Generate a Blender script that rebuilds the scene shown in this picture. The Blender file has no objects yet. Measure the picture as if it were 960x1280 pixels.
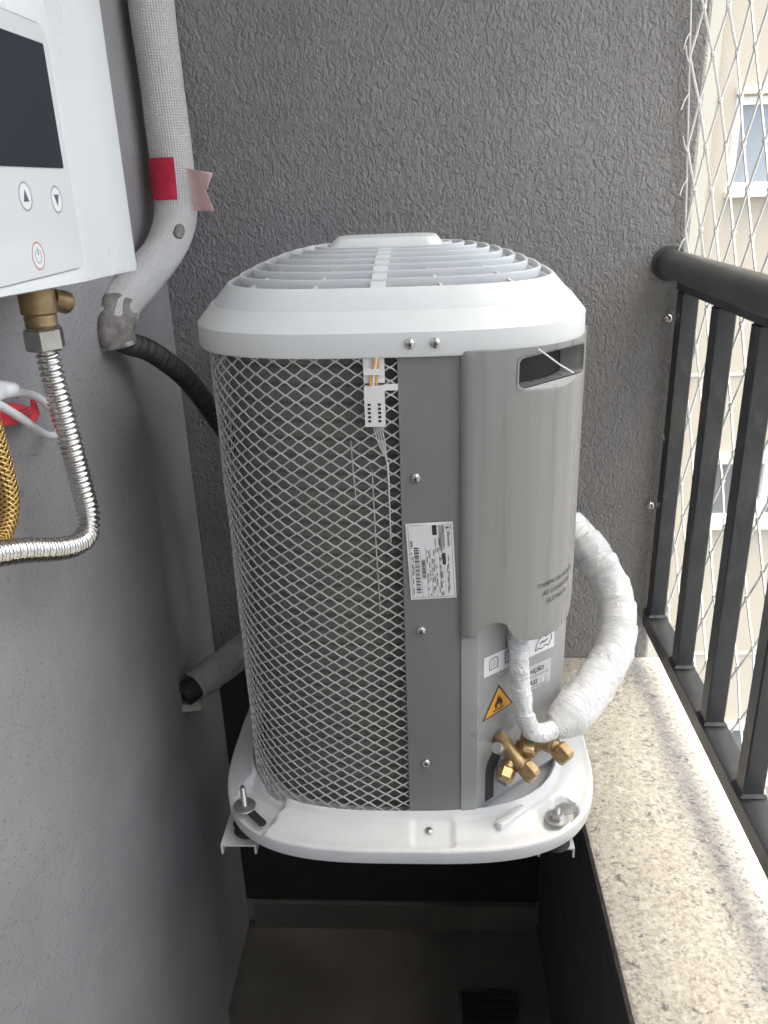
import bpy, bmesh, math, random
from mathutils import Vector, Matrix, noise
from mathutils.geometry import delaunay_2d_cdt

random.seed(7)
scene = bpy.context.scene
COL = scene.collection
R = math.radians
PI = math.pi

# ------------------------------------------------------------------ camera
cam = bpy.data.cameras.new('camera')
cam.sensor_fit = 'VERTICAL'
cam.sensor_height = 36.0
cam.lens = 28.665
cam.clip_start = 0.02
cam.clip_end = 2000
cam_o = bpy.data.objects.new('camera', cam)
COL.objects.link(cam_o)
_rt = Vector((0.998, 0.048, -0.034)).normalized()
_fw = Vector((-0.057, 0.926, -0.373)).normalized()
_up = _rt.cross(_fw).normalized()
_rt = _fw.cross(_up).normalized()
cam_o.matrix_world = Matrix(((_rt.x, _up.x, -_fw.x, 0.0), (_rt.y, _up.y, -_fw.y, 0.0),
                             (_rt.z, _up.z, -_fw.z, 1.6), (0, 0, 0, 1)))
scene.camera = cam_o

# ------------------------------------------------------------------ sky, sun, exposure
SUN_FROM = Vector((0.068, 0.05, 1.0)).normalized()
world = bpy.data.worlds.new('World')
scene.world = world
world.use_nodes = True
wn = world.node_tree.nodes
wl = world.node_tree.links
for n_ in list(wn):
    wn.remove(n_)
sky = wn.new('ShaderNodeTexSky')
sky.sky_type = 'NISHITA'
sky.sun_disc = False
sky.sun_elevation = math.asin(SUN_FROM.z)
sky.sun_rotation = math.atan2(SUN_FROM.x, SUN_FROM.y)
sky.air_density = 0.3
sky.dust_density = 6.0
sky.ozone_density = 0.3
bgn = wn.new('ShaderNodeBackground')
bgn.inputs['Strength'].default_value = 0.15
won = wn.new('ShaderNodeOutputWorld')
wl.new(sky.outputs[0], bgn.inputs[0])
wl.new(bgn.outputs[0], won.inputs[0])

sun = bpy.data.lights.new('sun', 'SUN')
sun.energy = 3.0
sun.angle = R(0.6)
sun.color = (1.0, 0.95, 0.87)
sun_o = bpy.data.objects.new('sun', sun)
COL.objects.link(sun_o)
sun_o.rotation_euler = (-SUN_FROM).to_track_quat('-Z', 'Y').to_euler()
sun_o.location = (3, 5, 12)

scene.view_settings.view_transform = 'Standard'
scene.view_settings.look = 'None'
scene.view_settings.gamma = 1.0
scene.view_settings.use_curve_mapping = False
scene.view_settings.exposure = 3.3
scene.view_settings.use_white_balance = True      # the phone's automatic white balance
scene.view_settings.white_balance_temperature = 7000
scene.view_settings.white_balance_tint = -2

# ------------------------------------------------------------------ materials
class NT:
    def __init__(s, name):
        s.m = bpy.data.materials.new(name)
        s.m.use_nodes = True
        s.t = s.m.node_tree
        s.b = s.t.nodes['Principled BSDF']
        s.tc = None
    def n(s, typ, **kw):
        nd = s.t.nodes.new(typ)
        for k, v in kw.items():
            if hasattr(nd, k):
                setattr(nd, k, v)
            else:
                nd.inputs[k].default_value = v
        return nd
    def l(s, a, b):
        s.t.links.new(a, b)
    def coord(s, scale=(1, 1, 1), which='Object', rot=(0, 0, 0)):
        if s.tc is None:
            s.tc = s.n('ShaderNodeTexCoord')
        mp = s.n('ShaderNodeMapping')
        mp.inputs['Scale'].default_value = scale
        mp.inputs['Rotation'].default_value = rot
        s.l(s.tc.outputs[which], mp.inputs['Vector'])
        return mp.outputs[0]
    def noise(s, vec, scale, detail=3, rough=0.55, dist=0.0):
        nd = s.n('ShaderNodeTexNoise')
        nd.inputs['Scale'].default_value = scale
        nd.inputs['Detail'].default_value = detail
        nd.inputs['Roughness'].default_value = rough
        nd.inputs['Distortion'].default_value = dist
        s.l(vec, nd.inputs['Vector'])
        return nd.outputs['Fac']
    def ramp(s, fac, stops, interp='LINEAR'):
        nd = s.n('ShaderNodeValToRGB')
        cr = nd.color_ramp
        cr.interpolation = interp
        while len(cr.elements) < len(stops):
            cr.elements.new(0.5)
        for e, (p, c) in zip(cr.elements, stops):
            e.position = p
            e.color = (c, c, c, 1) if isinstance(c, (int, float)) else (*c, 1)
        s.l(fac, nd.inputs[0])
        return nd.outputs[0]
    def mix(s, fac, a, b, mode='MIX'):
        nd = s.n('ShaderNodeMix', data_type='RGBA', blend_type=mode)
        for sock, v in ((nd.inputs[0], fac), (nd.inputs[6], a), (nd.inputs[7], b)):
            if isinstance(v, (int, float)):
                sock.default_value = v
            elif isinstance(v, tuple):
                sock.default_value = (*v, 1)
            else:
                s.l(v, sock)
        return nd.outputs[2]
    def math(s, op, a, b=0.0):
        nd = s.n('ShaderNodeMath', operation=op)
        for sock, v in ((nd.inputs[0], a), (nd.inputs[1], b)):
            if isinstance(v, (int, float)):
                sock.default_value = v
            else:
                s.l(v, sock)
        return nd.outputs[0]
    def bump(s, h, strength, dist, prev=None):
        nd = s.n('ShaderNodeBump')
        nd.inputs['Strength'].default_value = strength
        nd.inputs['Distance'].default_value = dist
        s.l(h, nd.inputs['Height'])
        if prev is not None:
            s.l(prev, nd.inputs['Normal'])
        return nd.outputs[0]
    def setc(s, c):
        if isinstance(c, tuple):
            s.b.inputs['Base Color'].default_value = (*c, 1)
        else:
            s.l(c, s.b.inputs['Base Color'])
    def setn(s, nrm):
        s.l(nrm, s.b.inputs['Normal'])
    def setr(s, r):
        if isinstance(r, (int, float)):
            s.b.inputs['Roughness'].default_value = r
        else:
            s.l(r, s.b.inputs['Roughness'])

M = {}

def simple(name, col, rough=0.5, metal=0.0, var=0.08, vscale=30, bump=0.0, bscale=200, bdist=0.001, spec=0.5, coat=0.0, grime=0.0):
    t = NT(name)
    v = t.coord()
    f = t.noise(v, vscale, 4)
    dark = tuple(c * (1 - var) for c in col)
    lite = tuple(min(1, c * (1 + var)) for c in col)
    c = t.ramp(f, [(0.3, dark), (0.7, lite)])
    if grime:
        gv = t.coord((1, 1, 0.35))
        g1 = t.ramp(t.noise(gv, 38, 6, 0.7, 0.4), [(0.50, 0.0), (0.75, grime)])
        c = t.mix(g1, c, (0.36, 0.33, 0.29))
        g2 = t.ramp(t.noise(v, 420, 3, 0.6), [(0.66, 0.0), (0.72, grime)])
        c = t.mix(g2, c, (0.22, 0.20, 0.18))
    t.setc(c)
    t.setr(t.ramp(t.noise(v, vscale * 0.7, 3), [(0.3, max(0, rough - 0.07)), (0.7, min(1, rough + 0.07))]))
    t.b.inputs['Metallic'].default_value = metal
    t.b.inputs['Specular IOR Level'].default_value = spec
    if coat:
        t.b.inputs['Coat Weight'].default_value = coat
    if bump:
        t.setn(t.bump(t.noise(v, bscale, 3), bump, bdist))
    M[name] = t.m
    return t

def make_materials():
    # dark combed stucco
    t = NT('stucco')
    v = t.coord((1.0, 1.0, 0.62))
    a = t.noise(v, 155, 2, 0.5, 0.9)
    b = t.noise(v, 340, 2, 0.5, 0.5)
    h = t.math('ADD', t.math('MULTIPLY', t.ramp(a, [(0.36, 0.0), (0.6, 1.0)]), 1.0), t.math('MULTIPLY', b, 0.35))
    t.setn(t.bump(h, 0.8, 0.0030))
    blot = t.noise(t.coord(), 6, 4)
    c = t.mix(t.ramp(blot, [(0.35, 0.0), (0.7, 1.0)]), (0.272, 0.263, 0.262), (0.312, 0.302, 0.300))
    c = t.mix(t.ramp(a, [(0.30, 0.35), (0.5, 0.0)]), c, (0.175, 0.171, 0.170))
    st = t.ramp(t.noise(t.coord((1, 1, 0.22)), 7, 5, 0.62), [(0.52, 0.0), (0.72, 0.30)])
    c = t.mix(st, c, (0.19, 0.18, 0.17))
    c = t.mix(t.ramp(t.noise(t.coord(), 33, 4, 0.65), [(0.62, 0.0), (0.72, 0.35)]), c, (0.36, 0.35, 0.34))
    t.setc(c)
    t.setr(0.62)
    M['stucco'] = t.m
    # smoother grey paint of side wall
    t = NT('side_paint')
    v = t.coord()
    a = t.noise(v, 240, 3, 0.6, 0.3)
    pit = t.ramp(t.noise(v, 330, 2, 0.5), [(0.60, 1.0), (0.70, 0.0)])
    h = t.math('ADD', t.math('MULTIPLY', a, 0.6), t.math('MULTIPLY', pit, 0.6))
    t.setn(t.bump(h, 0.55, 0.0018))
    c = t.mix(t.ramp(t.noise(v, 5, 5, 0.62), [(0.3, 0.0), (0.7, 1.0)]), (0.295, 0.286, 0.289), (0.37, 0.358, 0.361))
    c = t.mix(t.ramp(pit, [(0.0, 0.6), (0.7, 0.0)]), c, (0.15, 0.145, 0.147))
    t.setc(c)
    t.setr(0.7)
    M['side_paint'] = t.m
    # granite
    t = NT('granite')
    v = t.coord((1.0, 1.0, 1.0), rot=(0, 0, 0.5))
    vs = t.coord((0.92, 1.12, 1.0), rot=(0, 0, 0.35))
    base = t.mix(t.ramp(t.noise(v, 26, 5, 0.65), [(0.35, 0.0), (0.65, 1.0)]), (0.42, 0.38, 0.32), (0.55, 0.515, 0.45))
    base = t.mix(t.ramp(t.noise(v, 9, 4, 0.6, 0.5), [(0.48, 0.0), (0.72, 0.4)]), base, (0.50, 0.41, 0.29))
    base = t.mix(t.ramp(t.noise(v, 170, 3, 0.7), [(0.42, 0.0), (0.62, 0.5)]), base, (0.68, 0.66, 0.62))
    base = t.mix(t.ramp(t.noise(v, 240, 2, 0.6), [(0.56, 0.0), (0.66, 0.6)]), base, (0.29, 0.26, 0.24))
    vo = t.n('ShaderNodeTexVoronoi')
    vo.inputs['Scale'].default_value = 260.0
    vj = t.n('ShaderNodeVectorMath', operation='ADD')
    nz = t.n('ShaderNodeTexNoise')
    nz.inputs['Scale'].default_value = 420.0
    t.l(v, nz.inputs['Vector'])
    sc_ = t.n('ShaderNodeVectorMath', operation='SCALE')
    sc_.inputs['Scale'].default_value = 0.004
    t.l(nz.outputs['Color'], sc_.inputs[0])
    t.l(v, vj.inputs[0]); t.l(sc_.outputs[0], vj.inputs[1])
    t.l(vj.outputs[0], vo.inputs['Vector'])
    sepc = t.n('ShaderNodeSeparateColor')
    t.l(vo.outputs['Color'], sepc.inputs[0])
    grain = t.ramp(sepc.outputs[0], [(0.0, (0.34, 0.315, 0.29)), (0.12, (0.46, 0.42, 0.36)), (0.30, (0.58, 0.55, 0.49)), (0.62, (0.66, 0.64, 0.60)), (0.9, (0.74, 0.73, 0.70))], 'CONSTANT')
    base = t.mix(0.55, base, grain)
    zone = t.ramp(t.noise(v, 14, 3, 0.6), [(0.38, 0.25), (0.62, 1.0)])
    fle = t.ramp(t.noise(vs, 125, 6, 0.72, 0.3), [(0.552, 0.0), (0.60, 1.0)])
    base = t.mix(t.math('MULTIPLY', fle, t.math('MULTIPLY', zone, 0.85)), base, (0.20, 0.185, 0.21))
    fl2 = t.ramp(t.noise(vs, 62, 7, 0.74, 0.5), [(0.592, 0.0), (0.63, 1.0)])
    base = t.mix(t.math('MULTIPLY', fl2, 0.8), base, (0.12, 0.11, 0.14))
    t.setc(base)
    t.setr(t.ramp(t.noise(v, 60, 3), [(0.3, 0.16), (0.7, 0.30)]))
    M['granite'] = t.m
    # floor
    t = NT('floor_cement')
    v = t.coord()
    t.setc(t.mix(t.ramp(t.noise(v, 8, 5), [(0.3, 0.0), (0.7, 1.0)]), (0.10, 0.093, 0.083), (0.15, 0.14, 0.125)))
    t.setn(t.bump(t.noise(v, 120, 3), 0.3, 0.002))
    t.setr(0.6)
    M['floor_cement'] = t.m
    simple('parapet_paint', (0.07, 0.068, 0.07), 0.75, var=0.12, bump=0.5, bscale=180, bdist=0.003)
    simple('shade_black', (0.022, 0.022, 0.025), 0.6, var=0.2, bump=0.5, bscale=160, bdist=0.003)  # near-black colour for the shade painted low on the back wall
    simple('ceiling_paint', (0.78, 0.77, 0.75), 0.8, bump=0.2)
    simple('pale_paint', (0.45, 0.44, 0.42), 0.8, bump=0.2)
    # condenser
    simple('white_plastic', (0.74, 0.755, 0.76), 0.40, var=0.025, vscale=14, bump=0.06, bscale=900, bdist=0.0003, grime=0.09)
    simple('grille_plastic', (0.70, 0.72, 0.73), 0.42, var=0.03, vscale=18, grime=0.09)
    simple('base_paint', (0.74, 0.75, 0.76), 0.38, var=0.035, vscale=20, bump=0.05, bscale=500, bdist=0.0003, grime=0.09)
    simple('panel_grey', (0.205, 0.208, 0.207), 0.42, var=0.03, vscale=12, bump=0.04, bscale=600, bdist=0.0003, grime=0.14)
    t = NT('cover_grey')
    v = t.coord()
    vz = t.coord((1, 1, 0.03))
    streak = t.noise(vz, 70, 3, 0.6)
    t.setc(t.mix(t.ramp(streak, [(0.35, 0.0), (0.7, 1.0)]), (0.250, 0.251, 0.249), (0.290, 0.290, 0.286)))
    t.setr(t.ramp(streak, [(0.3, 0.24), (0.7, 0.36)]))
    M['cover_grey'] = t.m
    simple('chamfer_grey', (0.36, 0.365, 0.37), 0.32, var=0.04, vscale=10, metal=0.15)
    simple('wire_grey', (0.64, 0.63, 0.61), 0.42, var=0.10, vscale=60, metal=0.2)
    t = NT('coil_fins')
    tcn = t.n('ShaderNodeTexCoord')
    wv = t.n('ShaderNodeTexWave')
    wv.wave_type = 'BANDS'
    wv.bands_direction = 'X'
    wv.inputs['Scale'].default_value = 190.0
    wv.inputs['Distortion'].default_value = 0.4
    t.l(tcn.outputs['UV'], wv.inputs['Vector'])
    wy = t.n('ShaderNodeTexWave')
    wy.bands_direction = 'Y'
    wy.inputs['Scale'].default_value = 15.0
    t.l(tcn.outputs['UV'], wy.inputs['Vector'])
    c = t.mix(t.ramp(wv.outputs['Fac'], [(0.2, 0.0), (0.8, 1.0)]), (0.15, 0.147, 0.14), (0.26, 0.255, 0.245))
    c = t.mix(t.ramp(wy.outputs['Fac'], [(0.80, 0.0), (0.95, 0.6)]), c, (0.09, 0.087, 0.082))
    t.setc(c)
    t.setr(0.45)
    t.b.inputs['Metallic'].default_value = 0.3
    t.setn(t.bump(wv.outputs['Fac'], 0.6, 0.001))
    M['coil_fins'] = t.m
    simple('deck_grey', (0.48, 0.49, 0.50), 0.5)
    simple('dark_inside', (0.03, 0.03, 0.032), 0.7)
    simple('screw_steel', (0.62, 0.61, 0.59), 0.28, metal=1.0, var=0.12, vscale=300)
    simple('zinc', (0.55, 0.55, 0.54), 0.36, metal=0.9, var=0.15, vscale=200)
    simple('black_rubber', (0.02, 0.02, 0.021), 0.6)
    simple('brass', (0.42, 0.305, 0.165), 0.40, metal=1.0, var=0.3, vscale=110, bump=0.4, bscale=400, bdist=0.0006)
    simple('brass_cast', (0.35, 0.255, 0.14), 0.48, metal=0.9, var=0.2, vscale=80, bump=0.35, bscale=350, bdist=0.0008)
    simple('paper', (0.80, 0.80, 0.82), 0.35, var=0.02)
    simple('silver_foil', (0.58, 0.59, 0.60), 0.3, metal=0.35, var=0.03)
    simple('ink', (0.035, 0.035, 0.04), 0.5)
    simple('ink_grey', (0.20, 0.20, 0.22), 0.5)
    simple('hazard_orange', (0.86, 0.42, 0.05), 0.4, var=0.03)
    simple('engraving', (0.10, 0.097, 0.094), 0.6)
    simple('white_nylon', (0.80, 0.80, 0.80), 0.4, var=0.02)
    simple('wire_orange', (0.72, 0.38, 0.12), 0.4)
    simple('wire_clear', (0.55, 0.55, 0.54), 0.25)
    # tapes
    for nm, turns, circ in (('white_tape', 26.0, 0.1822), ('white_tape_thin', 31.2, 0.0942)):
        t = NT(nm)
        v = t.coord()
        vu = t.coord((16, 60, 1), 'UV', (0, 0, 0.35))
        vw = t.coord((60, 24, 1), 'UV', (0, 0, -0.6))
        f = t.noise(vu, 1.0, 3, 0.5, 1.2)
        g = t.noise(vw, 1.0, 2, 0.5, 1.0)
        crease = t.ramp(f, [(0.44, 0.0), (0.50, 1.0), (0.56, 0.2)])
        suv = t.n('ShaderNodeSeparateXYZ')
        t.l(t.tc.outputs['UV'], suv.inputs[0])
        ph = t.math('FRACT', t.math('ADD', t.math('MULTIPLY', suv.outputs['Y'], turns), t.math('MULTIPLY', suv.outputs['X'], 1 / circ)))
        wob = t.math('FRACT', t.math('ADD', ph, t.math('MULTIPLY', t.math('SUBTRACT', t.noise(v, 40, 2), 0.5), 0.35)))
        seam = t.ramp(wob, [(0.0, 1.0), (0.035, 0.0), (0.93, 0.0), (1.0, 0.5)])
        c = t.mix(t.ramp(t.noise(v, 22, 3), [(0.3, 0.0), (0.7, 1.0)]), (0.66, 0.67, 0.685), (0.78, 0.79, 0.805))
        c = t.mix(t.math('MULTIPLY', seam, 0.35), c, (0.45, 0.45, 0.46))
        t.setc(c)
        n1 = t.bump(crease, 0.55, 0.0022)
        n2 = t.bump(g, 0.30, 0.003, n1)
        n3 = t.bump(wob, 0.5, 0.0024, n2)
        t.setn(n3)
        t.setr(t.ramp(g, [(0.3, 0.18), (0.7, 0.30)]))
        M[nm] = t.m
    # woven insulation
    t = NT('woven_sleeve')
    tcn = t.n('ShaderNodeTexCoord')
    va = t.n('ShaderNodeTexWave')
    va.bands_direction = 'X'
    va.inputs['Scale'].default_value = 85.0
    va.inputs['Distortion'].default_value = 0.6
    vb = t.n('ShaderNodeTexWave')
    vb.bands_direction = 'Y'
    vb.inputs['Scale'].default_value = 85.0
    vb.inputs['Distortion'].default_value = 0.6
    t.l(tcn.outputs['UV'], va.inputs['Vector'])
    t.l(tcn.outputs['UV'], vb.inputs['Vector'])
    hh = t.math('MULTIPLY', va.outputs['Fac'], vb.outputs['Fac'])
    v = t.coord()
    c = t.mix(t.ramp(t.noise(v, 16, 4), [(0.3, 0.0), (0.7, 1.0)]), (0.80, 0.775, 0.755), (0.88, 0.86, 0.84))
    c = t.mix(t.ramp(t.noise(v, 48, 5, 0.7), [(0.66, 0.0), (0.74, 0.8)]), c, (0.20, 0.19, 0.185))
    t.setc(t.mix(t.ramp(hh, [(0.0, 0.3), (0.5, 0.0)]), c, (0.35, 0.33, 0.31)))
    t.setn(t.bump(t.noise(v, 70, 3), 0.35, 0.004, t.bump(hh, 0.9, 0.0022)))
    t.setr(0.75)
    M['woven_sleeve'] = t.m
    simple('grubby_end', (0.26, 0.235, 0.22), 0.75, var=0.35, vscale=60, bump=0.8, bscale=120, bdist=0.004)
    simple('red_tape', (0.60, 0.02, 0.06), 0.25, var=0.1, bump=0.6, bscale=150, bdist=0.003)
    simple('pink_tape', (0.78, 0.52, 0.50), 0.5, var=0.12, vscale=50, bump=0.3, bscale=100, bdist=0.002)
    simple('black_conduit', (0.042, 0.040, 0.040), 0.33, var=0.2)
    simple('grey_sleeve', (0.36, 0.35, 0.345), 0.75, var=0.12, bump=0.7, bscale=160, bdist=0.003)
    simple('beige_plug', (0.42, 0.39, 0.33), 0.6)
    # heater
    simple('heater_white', (0.80, 0.815, 0.82), 0.26, var=0.015, vscale=6)
    simple('heater_panel', (0.70, 0.71, 0.715), 0.16, var=0.02, vscale=6, coat=0.3)
    simple('heater_glass', (0.016, 0.020, 0.030), 0.16, var=0.05, spec=0.7)
    simple('button_grey', (0.30, 0.31, 0.34), 0.4)
    simple('button_symbol', (0.10, 0.11, 0.16), 0.4)
    simple('button_red', (0.62, 0.22, 0.20), 0.4)
    simple('inox', (0.66, 0.645, 0.62), 0.20, metal=1.0, var=0.1, vscale=80)
    simple('nut_steel', (0.42, 0.41, 0.40), 0.32, metal=1.0, var=0.15, vscale=100)
    t = NT('gold_braid')
    tcn = t.n('ShaderNodeTexCoord')
    outs = []
    for sgn in (1, -1):
        mp = t.n('ShaderNodeMapping')
        mp.inputs['Rotation'].default_value = (0, 0, sgn * 0.9)
        t.l(tcn.outputs['UV'], mp.inputs['Vector'])
        w = t.n('ShaderNodeTexWave')
        w.inputs['Scale'].default_value = 70.0
        t.l(mp.outputs[0], w.inputs['Vector'])
        outs.append(w.outputs['Fac'])
    hh = t.math('MAXIMUM', outs[0], outs[1])
    t.setc(t.ramp(hh, [(0.4, (0.30, 0.17, 0.05)), (0.95, (0.78, 0.52, 0.20))]))
    t.b.inputs['Metallic'].default_value = 0.9
    t.setr(0.34)
    t.setn(t.bump(hh, 0.9, 0.0016))
    M['gold_braid'] = t.m
    simple('cable_white', (0.76, 0.76, 0.77), 0.35, var=0.02)
    simple('tag_red', (0.78, 0.05, 0.08), 0.45, var=0.06)
    # railing etc
    simple('rail_dark', (0.026, 0.029, 0.035), 0.36, var=0.1, vscale=20, spec=0.5, bump=0.05, bscale=300, bdist=0.0005, grime=0.14)
    simple('handrail_dark', (0.042, 0.044, 0.048), 0.36, var=0.15, vscale=20, bump=0.05, bscale=300, bdist=0.0005, grime=0.14)
    simple('net_cord', (0.80, 0.79, 0.77), 0.6, var=0.03)
    simple('bracket_white', (0.70, 0.70, 0.69), 0.4, var=0.04, grime=0.09)
    # opposite block
    t = NT('facade_beige')
    v = t.coord()
    c = t.mix(t.ramp(t.noise(v, 0.7, 4), [(0.3, 0.0), (0.7, 1.0)]), (0.40, 0.36, 0.305), (0.44, 0.40, 0.34))
    t.setc(c)
    t.setn(t.bump(t.noise(v, 60, 3), 0.25, 0.01))
    t.setr(0.85)
    M['facade_beige'] = t.m
    simple('facade_pale', (0.42, 0.405, 0.35), 0.85, var=0.04, vscale=1, grime=0.09)
    simple('frame_white', (0.80, 0.80, 0.80), 0.4)
    simple('far_glass', (0.30, 0.33, 0.37), 0.12, var=0.05, vscale=2)
    simple('far_glass_dark', (0.16, 0.17, 0.18), 0.2, var=0.1, vscale=2)
    simple('sill_stone', (0.62, 0.58, 0.52), 0.7)
    simple('asphalt', (0.05, 0.05, 0.052), 0.9, vscale=3)

make_materials()

# ------------------------------------------------------------------ mesh helpers
WLOC = {}

class MB:
    def __init__(s):
        s.v, s.f, s.uv = [], [], {}
    def add(s, verts, faces):
        o = len(s.v)
        s.v += [tuple(p) for p in verts]
        s.f += [tuple(i + o for i in f) for f in faces]
        return o
    def box(s, c, d, rz=0.0, bev=0.0, mat=None):
        x, y, z = d[0] / 2, d[1] / 2, d[2] / 2
        if bev <= 0:
            vs = [(-x, -y, -z), (x, -y, -z), (x, y, -z), (-x, y, -z), (-x, -y, z), (x, -y, z), (x, y, z), (-x, y, z)]
            fs = [(0, 3, 2, 1), (4, 5, 6, 7), (0, 1, 5, 4), (1, 2, 6, 5), (2, 3, 7, 6), (3, 0, 4, 7)]
        else:
            b = min(bev, x * .95, y * .95, z * .95)
            vs, fs = [], []
            def ring(px, py, pz):
                k = len(vs)
                vs.extend([(-px + b, -py, pz), (px - b, -py, pz), (px, -py + b, pz), (px, py - b, pz),
                           (px - b, py, pz), (-px + b, py, pz), (-px, py - b, pz), (-px, -py + b, pz)])
                return k
            a0 = ring(x - b, y - b, -z); a1 = ring(x, y, -z + b); a2 = ring(x, y, z - b); a3 = ring(x - b, y - b, z)
            for p, q in ((a0, a1), (a1, a2), (a2, a3)):
                for i in range(8):
                    j = (i + 1) % 8
                    fs.append((p + i, p + j, q + j, q + i))
            fs.append(tuple(a0 + i for i in range(7, -1, -1)))
            fs.append(tuple(a3 + i for i in range(8)))
        m = mat if mat is not None else Matrix.Rotation(rz, 3, 'Z')
        c = Vector(c)
        s.add([m @ Vector(p) + c for p in vs], fs)
    def loft(s, rings, closed=True, cap0=False, cap1=False):
        n = len(rings[0])
        o = len(s.v)
        for r in rings:
            s.v += [tuple(p) for p in r]
        for k in range(len(rings) - 1):
            for i in range(n if closed else n - 1):
                j = (i + 1) % n
                s.f.append((o + k * n + i, o + k * n + j, o + (k + 1) * n + j, o + (k + 1) * n + i))
        if cap0:
            s.f.append(tuple(o + i for i in range(n - 1, -1, -1)))
        if cap1:
            s.f.append(tuple(o + (len(rings) - 1) * n + i for i in range(n)))
        return o
    def lathe(s, c, axis, prof, segs=20, sx=1.0):
        # prof: list of (radius, height along axis)
        ax = Vector(axis).normalized()
        u = ax.orthogonal().normalized()
        w = ax.cross(u)
        c = Vector(c)
        rings = []
        for r, h in prof:
            rings.append([c + ax * h + (u * math.cos(2 * PI * i / segs) + w * math.sin(2 * PI * i / segs)) * max(r, 1e-5) for i in range(segs)])
        s.loft(rings, True, True, True)
    def tube(s, path, r, segs=12, caps=True, rfun=None):
        # path list of Vectors (already resampled); rfun(k, ang, arc) -> radius
        P = [Vector(p) for p in path]
        n = len(P)
        T = []
        for i in range(n):
            a = P[max(0, i - 1)]; b = P[min(n - 1, i + 1)]
            T.append((b - a).normalized())
        u = T[0].orthogonal().normalized()
        rings, arc = [], 0.0
        arcs = []
        for i in range(n):
            if i:
                arc += (P[i] - P[i - 1]).length
                u = (u - T[i] * u.dot(T[i])).normalized()
            w = T[i].cross(u)
            arcs.append(arc)
            ring = []
            for k in range(segs):
                an = 2 * PI * k / segs
                rr = rfun(i, an, arc) if rfun else r
                ring.append(P[i] + (u * math.cos(an) + w * math.sin(an)) * rr)
            rings.append(ring)
        o = len(s.f)
        s.loft(rings, True, caps, caps)
        for i in range(n - 1):
            for k in range(segs):
                fi = o + i * segs + k
                u0, u1 = k / segs * 2 * PI * r, (k + 1) / segs * 2 * PI * r
                s.uv[fi] = [(u0, arcs[i]), (u1, arcs[i]), (u1, arcs[i + 1]), (u0, arcs[i + 1])]
    def prism(s, poly, p0, ux, uy, th, off=0.0):
        # poly in 2d -> plane at p0 spanned by ux, uy; extruded th along ux x uy from off
        ux, uy, p0 = Vector(ux).normalized(), Vector(uy).normalized(), Vector(p0)
        nn = ux.cross(uy).normalized()
        a = [p0 + ux * x + uy * y + nn * off for x, y in poly]
        b = [p + nn * th for p in a]
        n = len(poly)
        o = len(s.v)
        s.v += [tuple(p) for p in a + b]
        area = sum(poly[i][0] * poly[(i + 1) % n][1] - poly[(i + 1) % n][0] * poly[i][1] for i in range(n))
        idx = list(range(n)) if area > 0 else list(range(n - 1, -1, -1))
        s.f.append(tuple(o + i for i in reversed(idx)))
        s.f.append(tuple(o + n + i for i in idx))
        for q in range(n):
            i, j = idx[q], idx[(q + 1) % n]
            s.f.append((o + i, o + j, o + n + j, o + n + i))
    def build(s, name, mat, parent=None, smooth=True, angle=38, origin=None):
        xs = [p[0] for p in s.v]; ys = [p[1] for p in s.v]; zs = [p[2] for p in s.v]
        org = Vector(origin) if origin is not None else Vector(((min(xs) + max(xs)) / 2, (min(ys) + max(ys)) / 2, min(zs)))
        me = bpy.data.meshes.new(name)
        me.from_pydata([(p[0] - org.x, p[1] - org.y, p[2] - org.z) for p in s.v], [], s.f)
        if s.uv:
            uvl = me.uv_layers.new(name='UVMap')
            for fi, cs in s.uv.items():
                pl = me.polygons[fi]
                for li, c in zip(pl.loop_indices, cs):
                    uvl.data[li].uv = c
        me.materials.append(M[mat] if isinstance(mat, str) else mat)
        if smooth:
            me.shade_smooth()
            if angle < 180:
                me.set_sharp_from_angle(angle=R(angle))
        me.update()
        return link(name, me, org, parent)

def link(name, me, loc, parent=None, rot=None):
    o = bpy.data.objects.new(name, me)
    COL.objects.link(o)
    o.location = loc
    if rot is not None:
        o.rotation_euler = rot
    WLOC[o] = Vector(loc)
    if parent is not None:
        o.parent = parent
        o.matrix_parent_inverse = Matrix.Translation(-WLOC[parent])
    return o

def thing(name, loc, label, cat, group=None):
    o = link(name, None, Vector(loc))
    o.empty_display_size = 0.05
    return tag(o, label, cat, group)

def tag(o, label=None, cat=None, group=None, kind=None):
    if label: o['label'] = label
    if cat: o['category'] = cat
    if group: o['group'] = group
    if kind: o['kind'] = kind
    return o

def smooth_path(pts, step=0.004):
    P = [Vector(p) for p in pts]
    P = [P[0] * 2 - P[1]] + P + [P[-1] * 2 - P[-2]]
    raw = []
    for i in range(1, len(P) - 2):
        for k in range(30):
            t = k / 30
            a, b, c, d = P[i - 1], P[i], P[i + 1], P[i + 2]
            raw.append(0.5 * ((2 * b) + (c - a) * t + (2 * a - 5 * b + 4 * c - d) * t * t + (3 * b - a - 3 * c + d) * t ** 3))
    raw.append(P[-2])
    L = [0.0]
    for i in range(1, len(raw)):
        L.append(L[-1] + (raw[i] - raw[i - 1]).length)
    n = max(3, int(L[-1] / step) + 1)
    out, j = [], 0
    for k in range(n):
        d = L[-1] * k / (n - 1)
        while j < len(L) - 2 and L[j + 1] < d:
            j += 1
        t = (d - L[j]) / max(1e-9, L[j + 1] - L[j])
        out.append(raw[j].lerp(raw[j + 1], min(1, max(0, t))))
    return out

def rrect(x0, y0, x1, y1, r, k=5):
    out = []
    for cx, cy, a0 in ((x1 - r, y0 + r, -90), (x1 - r, y1 - r, 0), (x0 + r, y1 - r, 90), (x0 + r, y0 + r, 180)):
        for i in range(k + 1):
            a = R(a0 + 90 * i / k)
            out.append((cx + r * math.cos(a), cy + r * math.sin(a)))
    return out

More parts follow.
